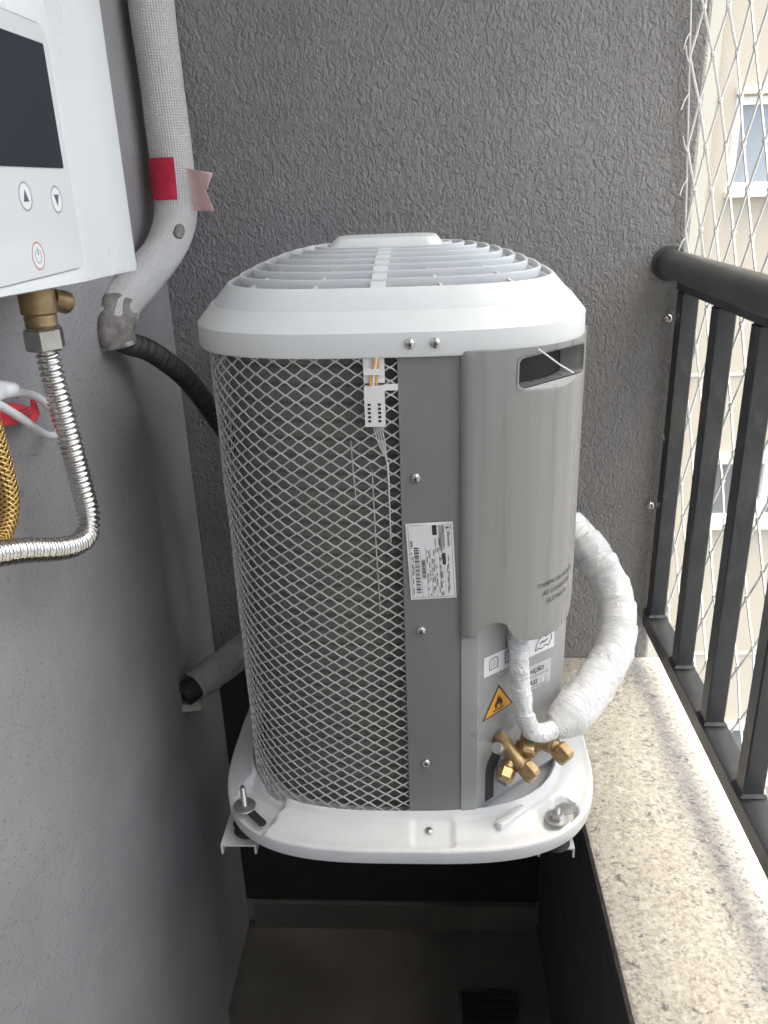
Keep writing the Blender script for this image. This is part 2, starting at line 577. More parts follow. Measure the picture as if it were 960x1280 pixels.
def circle(cx, cy, r, k=24, sx=1.0):
    return [(cx + sx * r * math.cos(2 * PI * i / k), cy + r * math.sin(2 * PI * i / k)) for i in range(k)]

def inside(p, poly):
    c = False
    n = len(poly)
    for i in range(n):
        a, b = poly[i], poly[i - 1]
        if (a[1] > p[1]) != (b[1] > p[1]) and p[0] < (b[0] - a[0]) * (p[1] - a[1]) / (b[1] - a[1]) + a[0]:
            c = not c
    return c

def sheet(outline, holes, fmap, th, grid=0.01):
    """2-D outline with holes -> mapped curved plate. fmap(u, v, off) -> Vector"""
    pts, edges = [], []
    for poly in [outline] + holes:
        o = len(pts)
        pts += [Vector(p) for p in poly]
        edges += [(o + i, o + (i + 1) % len(poly)) for i in range(len(poly))]
    us = [p[0] for p in outline]; vs = [p[1] for p in outline]
    u = min(us) + grid / 2
    while u < max(us):
        v = min(vs) + grid / 2
        while v < max(vs):
            if inside((u, v), outline) and not any(inside((u, v), h) for h in holes):
                pts.append(Vector((u, v)))
            v += grid
        u += grid
    ov, oe, of, *_ = delaunay_2d_cdt(pts, edges, [], 1, 1e-7)
    faces = []
    for f in of:
        c = sum((ov[i] for i in f), Vector((0, 0))) / len(f)
        if inside(c, outline) and not any(inside(c, h) for h in holes):
            faces.append(tuple(f))
    mb = MB()
    n = len(ov)
    mb.v = [tuple(fmap(p.x, p.y, th)) for p in ov] + [tuple(fmap(p.x, p.y, 0.0)) for p in ov]
    cnt = {}
    for f in faces:
        for i in range(len(f)):
            e = (f[i], f[(i + 1) % len(f)])
            cnt[e] = cnt.get(e, 0) + 1
    for f in faces:
        mb.f.append(f)
        mb.f.append(tuple(n + i for i in reversed(f)))
    for (a, b) in list(cnt):
        if (b, a) not in cnt:
            mb.f.append((b, a, n + a, n + b))
    return mb

_text_cache = {}
def text_mesh(body, size, align='CENTER', bold=0.0):
    key = (body, size, align, bold)
    if key in _text_cache:
        return _text_cache[key]
    cu = bpy.data.curves.new('tmp', 'FONT')
    cu.body = body
    cu.size = size
    cu.align_x = align
    cu.align_y = 'CENTER'
    cu.offset = bold
    cu.resolution_u = 3
    ob = bpy.data.objects.new('tmp', cu)
    COL.objects.link(ob)
    dg = bpy.context.evaluated_depsgraph_get()
    dg.update()
    me = bpy.data.meshes.new_from_object(ob.evaluated_get(dg))
    res = ([tuple(v.co) for v in me.vertices], [tuple(p.vertices) for p in me.polygons])
    bpy.data.objects.remove(ob)
    bpy.data.curves.remove(cu)
    bpy.data.meshes.remove(me)
    _text_cache[key] = res
    return res

# ------------------------------------------------------------------ the place
X_WALL, X_GRAN, Y_BACK, Z_GRAN = -0.425, 0.22, 1.40, 0.724
Z_CEIL, X_SLAB, Y_REAR = 2.60, 0.60, -4.0  # unseen extents: overhang stops direct sun, long rear run adds fill light

def slab(name, x0, x1, y0, y1, z0, z1, mat, parent=None, bev=0.0):
    m = MB()
    m.box(((x0 + x1) / 2, (y0 + y1) / 2, (z0 + z1) / 2), (x1 - x0, y1 - y0, z1 - z0), bev=bev)
    return m.build(name, mat, parent, smooth=bev > 0)

def build_setting():
    m = MB()
    m.box((0, 0, -12.1), (600, 600, 0.2))
    tag(m.build('ground', 'asphalt', smooth=False), kind='structure')
    tag(slab('floor', X_WALL - 0.1, X_GRAN + 0.1, Y_REAR, Y_BACK + 0.1, -0.15, 0.0, 'floor_cement'), kind='structure')
    tag(slab('ceiling', X_WALL - 0.1, X_SLAB, Y_REAR - 0.1, 1.098, Z_CEIL, Z_CEIL + 0.14, 'ceiling_paint'), kind='structure')
    tag(slab('ceiling', X_WALL - 0.1, 0.62, 1.10, Y_BACK + 0.14, Z_CEIL, Z_CEIL + 0.14, 'ceiling_paint'), kind='structure')  # wider unseen strip added overhead to keep direct sun off the ledge
    tag(slab('rear_wall', X_WALL - 0.1, X_GRAN + 0.2, Y_REAR - 0.1, Y_REAR, 0.0, Z_CEIL - 0.002, 'pale_paint'), kind='structure')
    w = slab('stucco_wall', -0.56, 0.422, Y_BACK, Y_BACK + 0.14, 0.003, Z_CEIL - 0.002, 'stucco', bev=0.006)
    tag(w, 'dark grey textured stucco wall behind the outdoor unit', 'wall')
    b = slab('painted_shade_band', -0.436, X_GRAN + 0.011, Y_BACK - 0.005, Y_BACK + 0.02, 0.08, 0.70, 'shade_black', w)  # thin near-black board standing in for the deep shade under the unit
    b['label'] = 'near-black shade painted low on the stucco wall below the unit'
    w = slab('side_wall', X_WALL - 0.1, X_WALL, Y_REAR + 0.003, 1.150, 0.003, Z_CEIL - 0.002, 'side_paint', bev=0.006)
    tag(w, 'smoother mid grey wall carrying the white water heater', 'wall')
    # the last stretch of the side wall steps back a little
    slab('corner_strip', X_WALL - 0.11, X_WALL - 0.012, 1.152, Y_BACK - 0.003, 0.006, Z_CEIL - 0.004, 'side_paint', w)
    p = slab('parapet_wall', X_GRAN + 0.012, 0.455, Y_REAR + 0.003, Y_BACK - 0.003, 0.003, Z_GRAN - 0.028, 'parapet_paint')
    tag(p, 'low dark parapet wall topped with a speckled beige granite slab', 'wall')
    g = slab('granite_coping', X_GRAN, 0.465, Y_REAR + 0.004, Y_BACK - 0.002, Z_GRAN - 0.028, Z_GRAN, 'granite', p, bev=0.003)
    g['label'] = 'polished beige granite slab with dark flecks'
    # skirting of the floor below the back wall and the dark floor box
    k = slab('skirting', X_WALL + 0.004, X_GRAN + 0.008, Y_BACK - 0.014, Y_BACK - 0.001, 0.001, 0.075, 'floor_cement')
    tag(k, 'dull tile skirting along the foot of the stucco wall', 'skirting')
    d = thing('floor_drain', (0.10, 1.17, 0.0), 'square black floor drain in the dark corner below the unit', 'drain')
    m = MB()
    for a, b, c, e in ((0.045, 1.115, 0.165, 1.122), (0.045, 1.224, 0.165, 1.231), (0.045, 1.122, 0.052, 1.224), (0.158, 1.122, 0.165, 1.224)):
        m.box(((a + c) / 2, (b + e) / 2, 0.006), (c - a, e - b, 0.010))
    m.build('frame', 'nut_steel', d, smooth=False)
    m = MB()
    m.box((0.105, 1.173, 0.003), (0.106, 0.102, 0.004))
    gr = m.build('grate', 'black_rubber', d, smooth=False)
    for i in range(6):
        m = MB()
        m.box((0.105, 1.131 + i * 0.017, 0.0065), (0.102, 0.008, 0.003))
        m.build('slat', 'dark_inside', gr, smooth=False)

build_setting()

# ------------------------------------------------------------------ opposite building
def build_block():
    Y = 7.0
    b = thing('apartment_block', (3.0, Y, -12.0), 'cream apartment block with white framed windows seen through the netting', 'building')
    m = MB()
    ops = []
    for z0, z1, x0, x1, dk in ((1.46, 2.12, 2.35, 3.55, False), (-1.36, -0.76, 2.40, 3.60, True), (-4.25, -3.62, 2.92, 3.75, True), (4.3, 4.95, 2.42, 3.55, False)):
        ops.append((z0, z1, x0, x1, dk))
    # wall as strips around the openings
    zs = sorted(ops)
    prev = -12.0
    X0, X1 = -4.0, 6.5
    for z0, z1, x0, x1, dk in zs:
        m.box(((X0 + X1) / 2, Y + 1.5, (prev + z0) / 2), (X1 - X0, 3.0, z0 - prev))
        m.box(((X0 + x0) / 2, Y + 1.5, (z0 + z1) / 2), (x0 - X0, 3.0, z1 - z0))
        m.box(((x1 + X1) / 2, Y + 1.5, (z0 + z1) / 2), (X1 - x1, 3.0, z1 - z0))
        m.box(((x0 + x1) / 2, Y + 1.6, (z0 + z1) / 2), (x1 - x0, 2.6, z1 - z0))
        prev = z1
    m.box(((X0 + X1) / 2, Y + 1.5, (prev + 9.0) / 2), (X1 - X0, 3.0, 9.0 - prev))
    m.build('wall', 'facade_beige', b, smooth=False)
    m = MB()
    m.box((1.0, Y - 0.03, -1.5), (2.36, 0.056, 20.9))
    m.build('pilaster', 'facade_pale', b, smooth=False)
    for z in (0.0, 2.95, -2.75, -5.5):
        m = MB()
        m.box((4.31, Y - 0.004, z), (4.36, 0.012, 0.02))
        m.build('floor_band', 'sill_stone', b, smooth=False)
    for z0, z1, x0, x1, dk in ops:
        w = MB()
        t = 0.055
        for a, c, e, g in ((x0, z0, x1, z0 + t), (x0, z1 - t, x1, z1), (x0, z0 + t, x0 + t, z1 - t), (x1 - t, z0 + t, x1, z1 - t), ((x0 + x1) / 2 - .03, z0 + t, (x0 + x1) / 2 + .03, z1 - t)):
            w.box(((a + e) / 2, Y + 0.06, (c + g) / 2), (e - a, 0.08, g - c))
        wo = w.build('window', 'frame_white', b, smooth=False)
        xm = (x0 + x1) / 2
        for a, e in ((x0 + t, xm - .03), (xm + .03, x1 - t)):
            q = MB()
            q.box(((a + e) / 2, Y + 0.08, (z0 + z1) / 2), (e - a, 0.01, z1 - z0 - 2 * t))
            q.build('pane', 'far_glass_dark' if dk else 'far_glass', wo, smooth=False)
        q = MB()
        q.box((xm, Y - 0.03, z0 - 0.03), (x1 - x0 + 0.03, 0.09, 0.04))
        q.build('sill', 'sill_stone', wo, smooth=False)
        q = MB()
        q.box((xm, Y - 0.02, z1 + 0.04), (x1 - x0 + 0.02, 0.05, 0.05))
        q.build('lintel', 'sill_stone', wo, smooth=False)

build_block()

# ------------------------------------------------------------------ railing and net
def build_railing():
    r = thing('metal_railing', (0.42, 0.2, 0.80), 'dark painted metal railing with square bars above the granite', 'railing')
    m = MB()
    c = (0.392, 1.465)
    path = [Vector((c[0], 1.397 - i * 0.1, c[1])) for i in range(36)]
    m.tube(path, 0.0225, 24)
    h = m.build('handrail', 'handrail_dark', r)
    m = MB()
    m.lathe((c[0], 1.399, c[1]), (0, -1, 0), [(0.028, 0), (0.028, 0.004), (0.023, 0.006)], 24)
    m.build('wall_flange', 'handrail_dark', h)
    m = MB()
    m.box((0.421, -0.35, 0.815), (0.038, 3.49, 0.03), bev=0.002)
    m.build('bottom_rail', 'rail_dark', r)
    m = MB()
    m.box((0.421, -0.35, 1.432), (0.03, 3.49, 0.018), bev=0.002)
    m.build('top_flat', 'rail_dark', r)
    bm = MB()
    bm.box((0, 0, 0.296), (0.028, 0.028, 0.592), bev=0.002)
    weld = MB()
    ring = [[(sx * w, sy * w, z) for sx, sy in ((-1, -1), (1, -1), (1, 1), (-1, 1))] for w, z in ((0.0145, 0.006), (0.018, 0.0015))]
    weld.loft([ring[1], ring[0]], True)
    me = wm = None
    ys = [1.376, 1.205] + [1.05 - 0.155 * i for i in range(20)]
    for y in ys:
        if me is None:
            o = bm.build('bar', 'rail_dark', r, origin=(0, 0, 0))
            me = o.data
            o.location = (0.421, y, 0.8305)
            WLOC[o] = Vector(o.location)
            wd = weld.build('weld_bead', 'rail_dark', None, origin=(0, 0, 0))
            wm = wd.data
            bpy.data.objects.remove(wd)
        else:
            o = link('bar', me, (0.421, y, 0.8305), r)
        link('weld_bead', wm, (0.421, y, 0.8305), o)
    for z in (1.377, 1.042):
        m = MB()
        m.lathe((0.398, 1.3995, z), (0, -1, 0), [(0.0075, 0), (0.0075, 0.003), (0.0055, 0.006), (0.002, 0.0078)], 16)
        m.build('screw', 'screw_steel', r)

build_railing()

def cord(mb, a, b, r=0.0014, segs=5):
    a, b = Vector(a), Vector(b)
    mb.tube([a, b], r, segs, caps=False)

def build_net():
    t = thing('safety_net', (0.452, 0.2, 0.80), 'white knotted safety netting stretched outside the railing', 'netting')
    def border_x(z):
        return 0.414 - max(0.0, z - 1.45) * 0.075
    def pt(i, j):
        # i counts half cells away from the wall, j half cells upwards
        z = 0.79 + j * 0.0605
        if i < 4:
            t = i / 4
            x, y = border_x(z) + (0.452 - border_x(z)) * t, 1.387 - 0.016 * t
        else:
            x, y = 0.452, 1.371 - (i - 4) * 0.0385
        nx = noise.noise(Vector((i * 0.37, j * 0.41, 3.1)))
        ny = noise.noise(Vector((i * 0.53, j * 0.33, 9.7)))
        k = 0.0 if i == 0 else (0.35 if i < 4 else 1.0)
        return Vector((x + nx * 0.005 * k, y + ny * 0.004 * k, z + nx * 0.004))
    NI, NJ = 92, 30
    near, kn = MB(), MB()
    kprof = [(0.0, -0.0052), (0.0030, -0.0036), (0.0040, 0.0), (0.0030, 0.0036), (0.0, 0.0052)]
    for i in range(NI):
        for j in range(NJ):
            if (i + j) % 2 == 0:
                a = pt(i, j)
                for dj in (-1, 1):
                    if 0 <= j + dj <= NJ:
                        b = pt(i + 1, j + dj)
                        mid = (a + b) / 2 + Vector((0, 0, -0.0015))
                        near.tube([a, mid, b], 0.0020, 5, caps=False)
            if (i + j) % 2 == 0 and i > 0:
                kn.lathe(pt(i, j), (0.1, 0.3, 1), kprof, 6)
    n = near.build('mesh', 'net_cord', t)
    tag(n, kind='stuff')
    k = kn.build('knots', 'net_cord', t)
    tag(k, kind='stuff')
    m = MB()
    a = [Vector((border_x(z), 1.387, z)) for z in (0.79, 1.1, 1.4, 1.5, 1.8, 2.2, 2.58)]
    m.tube(smooth_path(a, 0.03), 0.0014, 6)
    m.build('border_cord', 'net_cord', t)
    rnd = random.Random(3)
    for z in (1.505, 1.59, 1.63, 1.71, 1.75, 1.79, 1.85, 1.16):
        m = MB()
        x = border_x(z)
        d = rnd.choice((-1, 1))
        m.tube(smooth_path([(x, 1.385, z), (x - 0.006, 1.382, z + d * 0.008), (x - 0.009 - rnd.random() * 0.004, 1.378, z + d * 0.022)], 0.006), 0.0011, 5)
        m.build('loose_end', 'net_cord', t)

build_net()

# ------------------------------------------------------------------ condenser
CX, CY = -0.046, 1.062
class Sup:
    def __init__(s, a, b, n=3.0, N=1600, dx=0.0):
        s.a, s.b, s.n = a, b, n
        s.cx = CX + dx
        pts = []
        for i in range(N + 1):
            t = -PI / 2 + 2 * PI * i / N
            # uniform polar angle
            c, q = math.cos(t), math.sin(t)
            r = (abs(c / a) ** n + abs(q / b) ** n) ** (-1 / n)
            pts.append(Vector((s.cx + r * c, CY + r * q)))
        s.p = pts
        L = [0.0]
        for i in range(1, N + 1):
            L.append(L[-1] + (pts[i] - pts[i - 1]).length)
        s.L, s.N, s.total = L, N, L[-1]
    def at(s, d):
        d = d % s.total
        lo, hi = 0, s.N
        while hi - lo > 1:
            m = (lo + hi) // 2
            if s.L[m] <= d: lo = m
            else: hi = m
        t = (d - s.L[lo]) / (s.L[hi] - s.L[lo])
        p = s.p[lo].lerp(s.p[hi], t)
        tg = (s.p[min(s.N, hi + 2)] - s.p[max(0, lo - 2)]).normalized()
        return p, Vector((tg.y, -tg.x))
    def pos(s, d, z, off=0.0):
        p, n = s.at(d)
        return Vector((p.x + n.x * off, p.y + n.y * off, z))
    def val(s, x, y):
        return (abs((x - s.cx) / s.a) ** s.n + abs((y - CY) / s.b) ** s.n) ** (1 / s.n)
    def ring(s, z, inset=0.0, N=200):
        a, b, n = s.a - inset, s.b - inset, s.n
        out = []
        for i in range(N):
            t = 2 * PI * i / N
            c, q = math.cos(t), math.sin(t)
            r = (abs(c / a) ** n + abs(q / b) ** n) ** (-1 / n)
            out.append(Vector((s.cx + r * c, CY + r * q, z)))
        return out

BODY = Sup(0.2255, 0.187)
CAP = Sup(0.236, 0.197)
BASE = Sup(0.272, 0.240, 3.3, 1600, 0.008)
Z0, Z1 = 0.800, 1.436
CH0, CHD = Vector((0.058, 0.8855, 0)), Vector((0.742, 0.670, 0)).normalized()
CHN = Vector((CHD.y, -CHD.x, 0))

def s_of_x(x):
    # arc position on the front of the body with that x
    lo, hi = -0.2, 0.3
    for _ in range(40):
        m = (lo + hi) / 2
        if BODY.at(m)[0].x < x: lo = m
        else: hi = m
    return (lo + hi) / 2

def build_unit():
    u = thing('condenser_unit', (CX, CY, 0.762), 'grey and white outdoor air conditioner unit with wire mesh side and domed grille top', 'air conditioner')
    # ---- base plate
    pocketL = [(-0.292, 0.893), (-0.262, 0.958), (-0.249, 0.935), (-0.206, 0.897), (-0.236, 0.850), (-0.272, 0.860)]
    def sdf(p, poly):
        d = 1e9
        n = len(poly)
        for i in range(n):
            a, b = Vector(poly[i]), Vector(poly[(i + 1) % n])
            e = b - a
            t = max(0, min(1, (p - a).dot(e) / e.dot(e)))
            d = min(d, (p - a - e * t).length)
        return -d if inside(p, poly) else d
    def sm(a, b, x):
        t = max(0, min(1, (x - a) / (b - a)))
        return t * t * (3 - 2 * t)
    cr0, cr1 = Vector((0.157, 0.880)), Vector((0.178, 0.899))
    rec = rrect(-0.030, 0.826, 0.024, 0.868, 0.008)
    def bz(x, y):
        fb, fo = BODY.val(x, y), BASE.val(x, y)
        z = 0.8025 - 0.011 * sm(1.06, 1.22, fb)
        z += 0.011 * math.exp(-((fb - 1.025) / 0.018) ** 2)
        if fb < 1.025:
            z = 0.7975 + 0.016 * sm(0.985, 1.02, fb)
        p = Vector((x, y))
        z -= 0.013 * sm(0.0035, -0.0035, sdf(p, pocketL))
        e = cr1 - cr0
        t = max(0, min(1, (p - cr0).dot(e) / e.dot(e)))
        z -= 0.012 * sm(0.0195, 0.0165, (p - cr0 - e * t).length)
        z -= 0.0035 * sm(0.002, -0.002, sdf(p, rec))
        z -= 0.003 * max(0, (fo - 0.985) / 0.015) ** 2
        return z
    N = 420
    fr = [0.0, 0.3, 0.5, 0.6] + [0.64 + 0.00715 * i for i in range(48)] + [0.984, 0.989, 0.993, 0.997, 1.0]
    outer = BASE.ring(0, 0, N)
    rings = []
    for q in fr:
        r = []
        for p in outer:
            x, y = CX + (p.x - CX) * q, CY + (p.y - CY) * q
            r.append(Vector((x, y, bz(x, y) if q > 0.55 else 0.7975)))
        rings.append(r)
    rings[0] = [Vector((CX + (p.x - CX) * 0.02, CY + (p.y - CY) * 0.02, 0.7975)) for p in outer]
    zo = 0.7885
    for sc, z in ((1.001, zo - 0.002), (1.001, 0.7705), (0.999, 0.7690), (0.985, 0.7690), (0.983, 0.775), (0.6, 0.775), (0.02, 0.775)):
        rings.append([Vector((CX + (p.x - CX) * sc, CY + (p.y - CY) * sc, z)) for p in outer])
    m = MB()
    m.loft(rings, True, True, True)
    # winding: rings go inside->outside with ccw rings: flip
    m.f = [tuple(reversed(f)) for f in m.f]
    base = m.build('base_plate', 'base_paint', u, angle=50)
    # slot in left pocket
    m = MB()
    ang = math.atan2(-0.047, 0.046)
    for k in (0,):
        poly = rrect(-0.019, -0.0055, 0.019, 0.0055, 0.0054)
        m.prism(poly, (-0.247, 0.882, 0.788), (math.cos(ang), math.sin(ang), 0), (-math.sin(ang), math.cos(ang), 0), 0.0022)
    m.build('slot', 'dark_inside', base)
    m = MB()
    m.box((0.103, 0.872, 0.804), (0.052, 0.012, 0.010), rz=0.72, bev=0.002)
    m.build('drain_rib', 'base_paint', base)
    # rubber feet
    for x, y in ((-0.268, 0.905), (0.166, 0.885), (-0.262, 1.22), (0.166, 1.22)):
        m = MB()
        m.lathe((x, y, 0.7445), (0, 0, 1), [(0.017, 0), (0.02, 0.004), (0.015, 0.010), (0.02, 0.016), (0.018, 0.019)], 20)
        m.build('rubber_foot', 'black_rubber', u)
    # bolts
    for x, y, zb, h in ((-0.268, 0.903, 0.7905, 0.034), (0.166, 0.884, 0.7905, 0.019)):
        b = MB()
        b.lathe((x, y, zb - 0.012), (0, 0, 1), [(0.004, 0)] + [(0.0042 if k % 2 else 0.0034, 0.012 + k * 0.0009) for k in range(int(h / 0.0009))] + [(0.003, h + 0.013)], 14)
        bo = b.build('mounting_bolt', 'zinc', u)
        w = MB()
        w.lathe((x, y, zb), (0.05, -0.04, 1), [(0.0045, 0), (0.0155, 0.0002), (0.0158, 0.0012), (0.0152, 0.0022), (0.0045, 0.0024)], 28)
        w.build('washer', 'zinc', bo)
        if x > 0:
            w = MB()
            w.lathe((x, y, zb + 0.0026), (0, 0, 1), [(0.0095, 0), (0.0098, 0.001), (0.0098, 0.006), (0.0088, 0.0072)], 6)
            w.build('nut', 'zinc', bo, smooth=False)
            w = MB()
            w.lathe((x + 0.014, y + 0.015, zb + 0.0005), (0.0, 0.0, 1), [(0.004, 0), (0.011, 0.001), (0.0112, 0.003), (0.004, 0.0035)], 24)
            w.build('washer', 'zinc', bo)
    # ---- coil core
    m = MB()
    n = 160
    zs = [0.80, 1.0, 1.2, 1.44]
    core = Sup(0.208, 0.167)
    tot = core.total
    def clipped(d, z):
        p = core.pos(d, z)
        e = (p - Vector((CH0.x, CH0.y, z))).dot(CHN) + 0.012
        return p - CHN * e if e > 0 else p
    rings = [[clipped(tot * i / n, z) for i in range(n)] for z in zs]
    m.loft(rings, True, True, True)
    for k in range(3):
        for i in range(n):
            a, b = i / n * tot, (i + 1) / n * tot
            m.uv[k * n + i] = [(a, zs[k]), (b, zs[k]), (b, zs[k + 1]), (a, zs[k + 1])]
    m.build('coil', 'coil_fins', u, angle=60)
    # ---- wire mesh guard
    sL = s_of_x(-0.030)
    m = MB()
    pw, ph = 0.0236, 0.0152
    rows = int((Z1 - Z0) / (ph / 1)) + 1
    cols = 41
    sub = 4
    wt, dp = 0.00100, 0.0007
    for j in range(rows * 2 + 1):
        zc = Z0 + 0.004 + j * ph / 2
        if zc > Z1 - 0.004: break
        ph0 = j % 2
        line = []
        for i in range(cols * 2 * sub + 1):
            t = i / sub
            k = (t + ph0) % 2
            tri = k if k <= 1 else 2 - k
            sn = 0.5 - 0.5 * math.cos(PI * tri)
            wv = 0.55 * sn + 0.45 * tri
            d = sL - t * pw / 2
            jit = 0.0009 * noise.noise(Vector((d * 14, zc * 14, 2.0)))
            line.append((d, zc + (wv - 0.5) * ph / 2 + jit, jit))
        rg = []
        for d, z, jt in line:
            p, nn = BODY.at(d)
            b = Vector((p.x, p.y, 0))
            nv = Vector((nn.x, nn.y, 0))
            o = b + nv * (jt * 1.5)
            rg.append([o + nv * dp + Vector((0, 0, z - wt * 0.8)), o + nv * dp + Vector((0, 0, z + wt * 0.8)),
                       o - nv * dp + Vector((0, 0, z + wt)), o - nv * dp + Vector((0, 0, z - wt))])
        m.loft(rg, True, True, True)
    g = m.build('mesh_guard', 'wire_grey', u, smooth=False)
    # rear sheet so the back is closed
    out = [(sL - cols * pw + 0.02, Z0), (sL - cols * pw + 0.02, Z1), (-BODY.total + 0.40, Z1), (-BODY.total + 0.40, Z0)]
    lo, hi = out[2][0], out[0][0]
    m = MB()
    rg = [[BODY.pos(lo + (hi - lo) * i / 60, z, 0.001) for z in (Z0, Z1)] for i in range(61)]
    rg2 = [[BODY.pos(lo + (hi - lo) * i / 60, z, -0.002) for z in (Z1, Z0)] for i in range(61)]
    m.loft([a + b for a, b in zip(rg, rg2)], True, True, True)
    m.build('rear_panel', 'panel_grey', u)
    # ---- front panel
    sA, sB = s_of_x(-0.0335), s_of_x(0.036)
    fm = lambda a, b, o: BODY.pos(a, b, 0.0015 + o)
    fp = sheet([(sA, Z0 + 0.004), (sB, Z0 + 0.004), (sB, Z1), (sA, Z1)], [], fm, 0.0022, 0.012).build('front_panel', 'panel_grey', u)
    # ---- chamfered service panel below the cover
    m = MB()
    sC = s_of_x(0.0565)
    pts = [BODY.pos(s_of_x(0.035) + (sC - s_of_x(0.035)) * i / 4, 0, 0.0055) for i in range(5)]
    pts[-1].x = 0.0565
    q0 = CH0 + CHD * 0.003 + CHN * 0.003
    q1 = CH0 + CHD * 0.158 + CHN * 0.003
    q2 = CH0 + CHD * 0.170 + Vector((0.003, 0.012, 0))
    pts += [q0] + [q0.lerp(q1, i / 3) for i in range(1, 4)] + [q2, Vector((0.186, 1.06, 0)), Vector((0.184, 1.10, 0)), Vector((0.02, 1.10, 0)), Vector((0.02, 0.93, 0)), Vector((0.035, 0.90, 0))]
    rings = [[Vector((p.x, p.y, z)) for p in pts] for z in (0.803, 1.15)]
    m.loft(rings, True, True, True)
    sp = m.build('service_panel', 'chamfer_grey', u, angle=25)
    # ---- terminal cover, curved shell with handle slot and arch notch
    s0 = s_of_x(0.0325)
    s_end = s0 + 0.345
    zb = 1.083
    out = [(s0, Z1), (s0, zb + 0.006), (s0 + 0.003, zb), (s0 + 0.018, zb), (s0 + 0.021, zb + 0.004)]
    for i in range(9):
        a = PI - PI * i / 8
        out.append((s0 + 0.040 + 0.018 * math.cos(a), zb + 0.006 + 0.013 * math.sin(a)))
    out += [(s0 + 0.060, zb + 0.003), (s0 + 0.066, zb - 0.008), (s0 + 0.08, zb - 0.0155), (s0 + 0.10, zb - 0.019), (s0 + 0.13, zb - 0.020),
            (s0 + 0.165, zb - 0.018), (s0 + 0.180, zb - 0.012), (s0 + 0.195, zb + 0.003), (s0 + 0.203, zb + 0.025), (s0 + 0.207, zb + 0.05), (s_end, zb + 0.05), (s_end, Z1)]
    hole = rrect(s0 + 0.062, 1.388, s0 + 0.172, 1.4215, 0.007)
    def fcov(a, b, o):
        # soft roll at the left edge and towards the bottom
        d = a - s0
        e = 0.010 * min(1.0, math.sqrt(max(0.0, 1 - (1 - min(1, d / 0.012)) ** 2)))
        return BODY.pos(a, b, e + o)
    cv = sheet(out, [hole], fcov, 0.0032, 0.0062).build('terminal_cover', 'cover_grey', u, angle=50)
    # recessed pocket behind the slot: rim, floor and back
    mp = MB()
    n = len(hole)
    r0 = [fcov(a, b, 0.0034) for a, b in hole]
    cxh = s0 + 0.117
    r1 = [fcov(cxh + (a - cxh) * 1.04, 1.4047 + (b - 1.4047) * 1.12, 0.0042) for a, b in hole]
    r2 = [fcov(a, b, -0.024) for a, b in hole]
    mp.loft([r1, r0, r2], True, False, False)
    mp.build('slot_rim', 'cover_grey', cv)
    mp = MB()
    rg = []
    for i in range(13):
        a = s0 + 0.058 + 0.118 * i / 12
        rg.append([fcov(a, 1.380, -0.0245), fcov(a, 1.428, -0.0245), fcov(a, 1.428, -0.0265), fcov(a, 1.380, -0.0265)])
    mp.loft(rg, True, True, True)
    mp.build('slot_back', 'dark_inside', cv)
    # embossed lettering on the cover
    sT = s_of_x(0.0) + 0.0
    def wrap_text(body, size, sc, zc, name, parent, mat, fmap, off, bold=0.0):
        vs, fs = text_mesh(body, size, 'CENTER', bold)
        mb = MB()
        mb.v = [tuple(fmap(sc + v[0], zc + v[1], off)) for v in vs]
        mb.f = list(fs)
        return mb.build(name, mat, parent, smooth=False)
    # arc position whose surface point lies at the printed text
    sc = s0 + 0.130
    for k, line in enumerate(('TAMPA DE ACESSO', 'ÀS CONEXÕES', 'ELÉTRICAS')):
        wrap_text(line, 0.0084, sc, 1.1385 - k * 0.0125, 'embossed_text', cv, 'engraving', fcov, 0.0036, 0.0001)
    # ---- screws
    def screw_mesh(r):
        mb = MB()
        mb.lathe((0, 0, 0), (0, 0, 1), [(r, 0), (r, r * 0.18), (r * 0.9, r * 0.42), (r * 0.6, r * 0.62), (r * 0.15, r * 0.7)], 18)
        return mb
    sm1 = screw_mesh(0.0058).build('screw', 'screw_steel', u, origin=(0, 0, 0))
    cross = MB()
    cross.box((0, 0, 0.0037), (0.0056, 0.0012, 0.0012)); cross.box((0, 0, 0.00375), (0.0012, 0.0056, 0.0012))
    cme = cross.build('recess', 'dark_inside', None, smooth=False, origin=(0, 0, 0))
    crm = cme.data
    bpy.data.objects.remove(cme)
    first = [True]
    def put_screw(p, nrm, spin=0.3):
        q = Vector(nrm).to_track_quat('Z', 'Y') @ Matrix.Rotation(spin, 3, 'Z').to_quaternion()
        e = q.to_euler()
        if first[0]:
            o = sm1
            o.location = p; o.rotation_euler = e
            first[0] = False
        else:
            o = link('screw', sm1.data, p, u, e)
        c = bpy.data.objects.new('recess', crm)
        COL.objects.link(c)
        c.parent = o
        return o
    for x, z, sp_ in ((-0.0165, 1.290, 0.2), (-0.0135, 1.092, 0.9), (-0.0105, 0.893, 0.5)):
        d = s_of_x(x)
        p, nn = BODY.at(d)
        put_screw(BODY.pos(d, z, 0.0037), (nn.x, nn.y, 0), sp_)
    for d, sp_ in ((0.0265, 0.4), (0.0535, 1.0)):
        p, nn = CAP.at(d)
        put_screw(CAP.pos(d, 1.4425, 0.0), (nn.x, nn.y, 0), sp_)
    put_screw((-0.008, 0.853, bz(-0.008, 0.853)), (0, 0, 1), 0.7)
    # ---- top cover
    prof = [(0.016, 1.452), (0.012, 1.428), (0.004, 1.4275), (0.001, 1.4285), (0.0, 1.431), (0.0005, 1.4545), (0.0012, 1.4553),
            (0.0172, 1.4745), (0.0180, 1.4752), (0.0188, 1.4738), (0.0202, 1.4741), (0.0210, 1.4765), (0.0375, 1.4955), (0.0390, 1.4966), (0.0410, 1.4966), (0.0425, 1.4955), (0.0430, 1.465), (0.0450, 1.465)]
    m = MB()
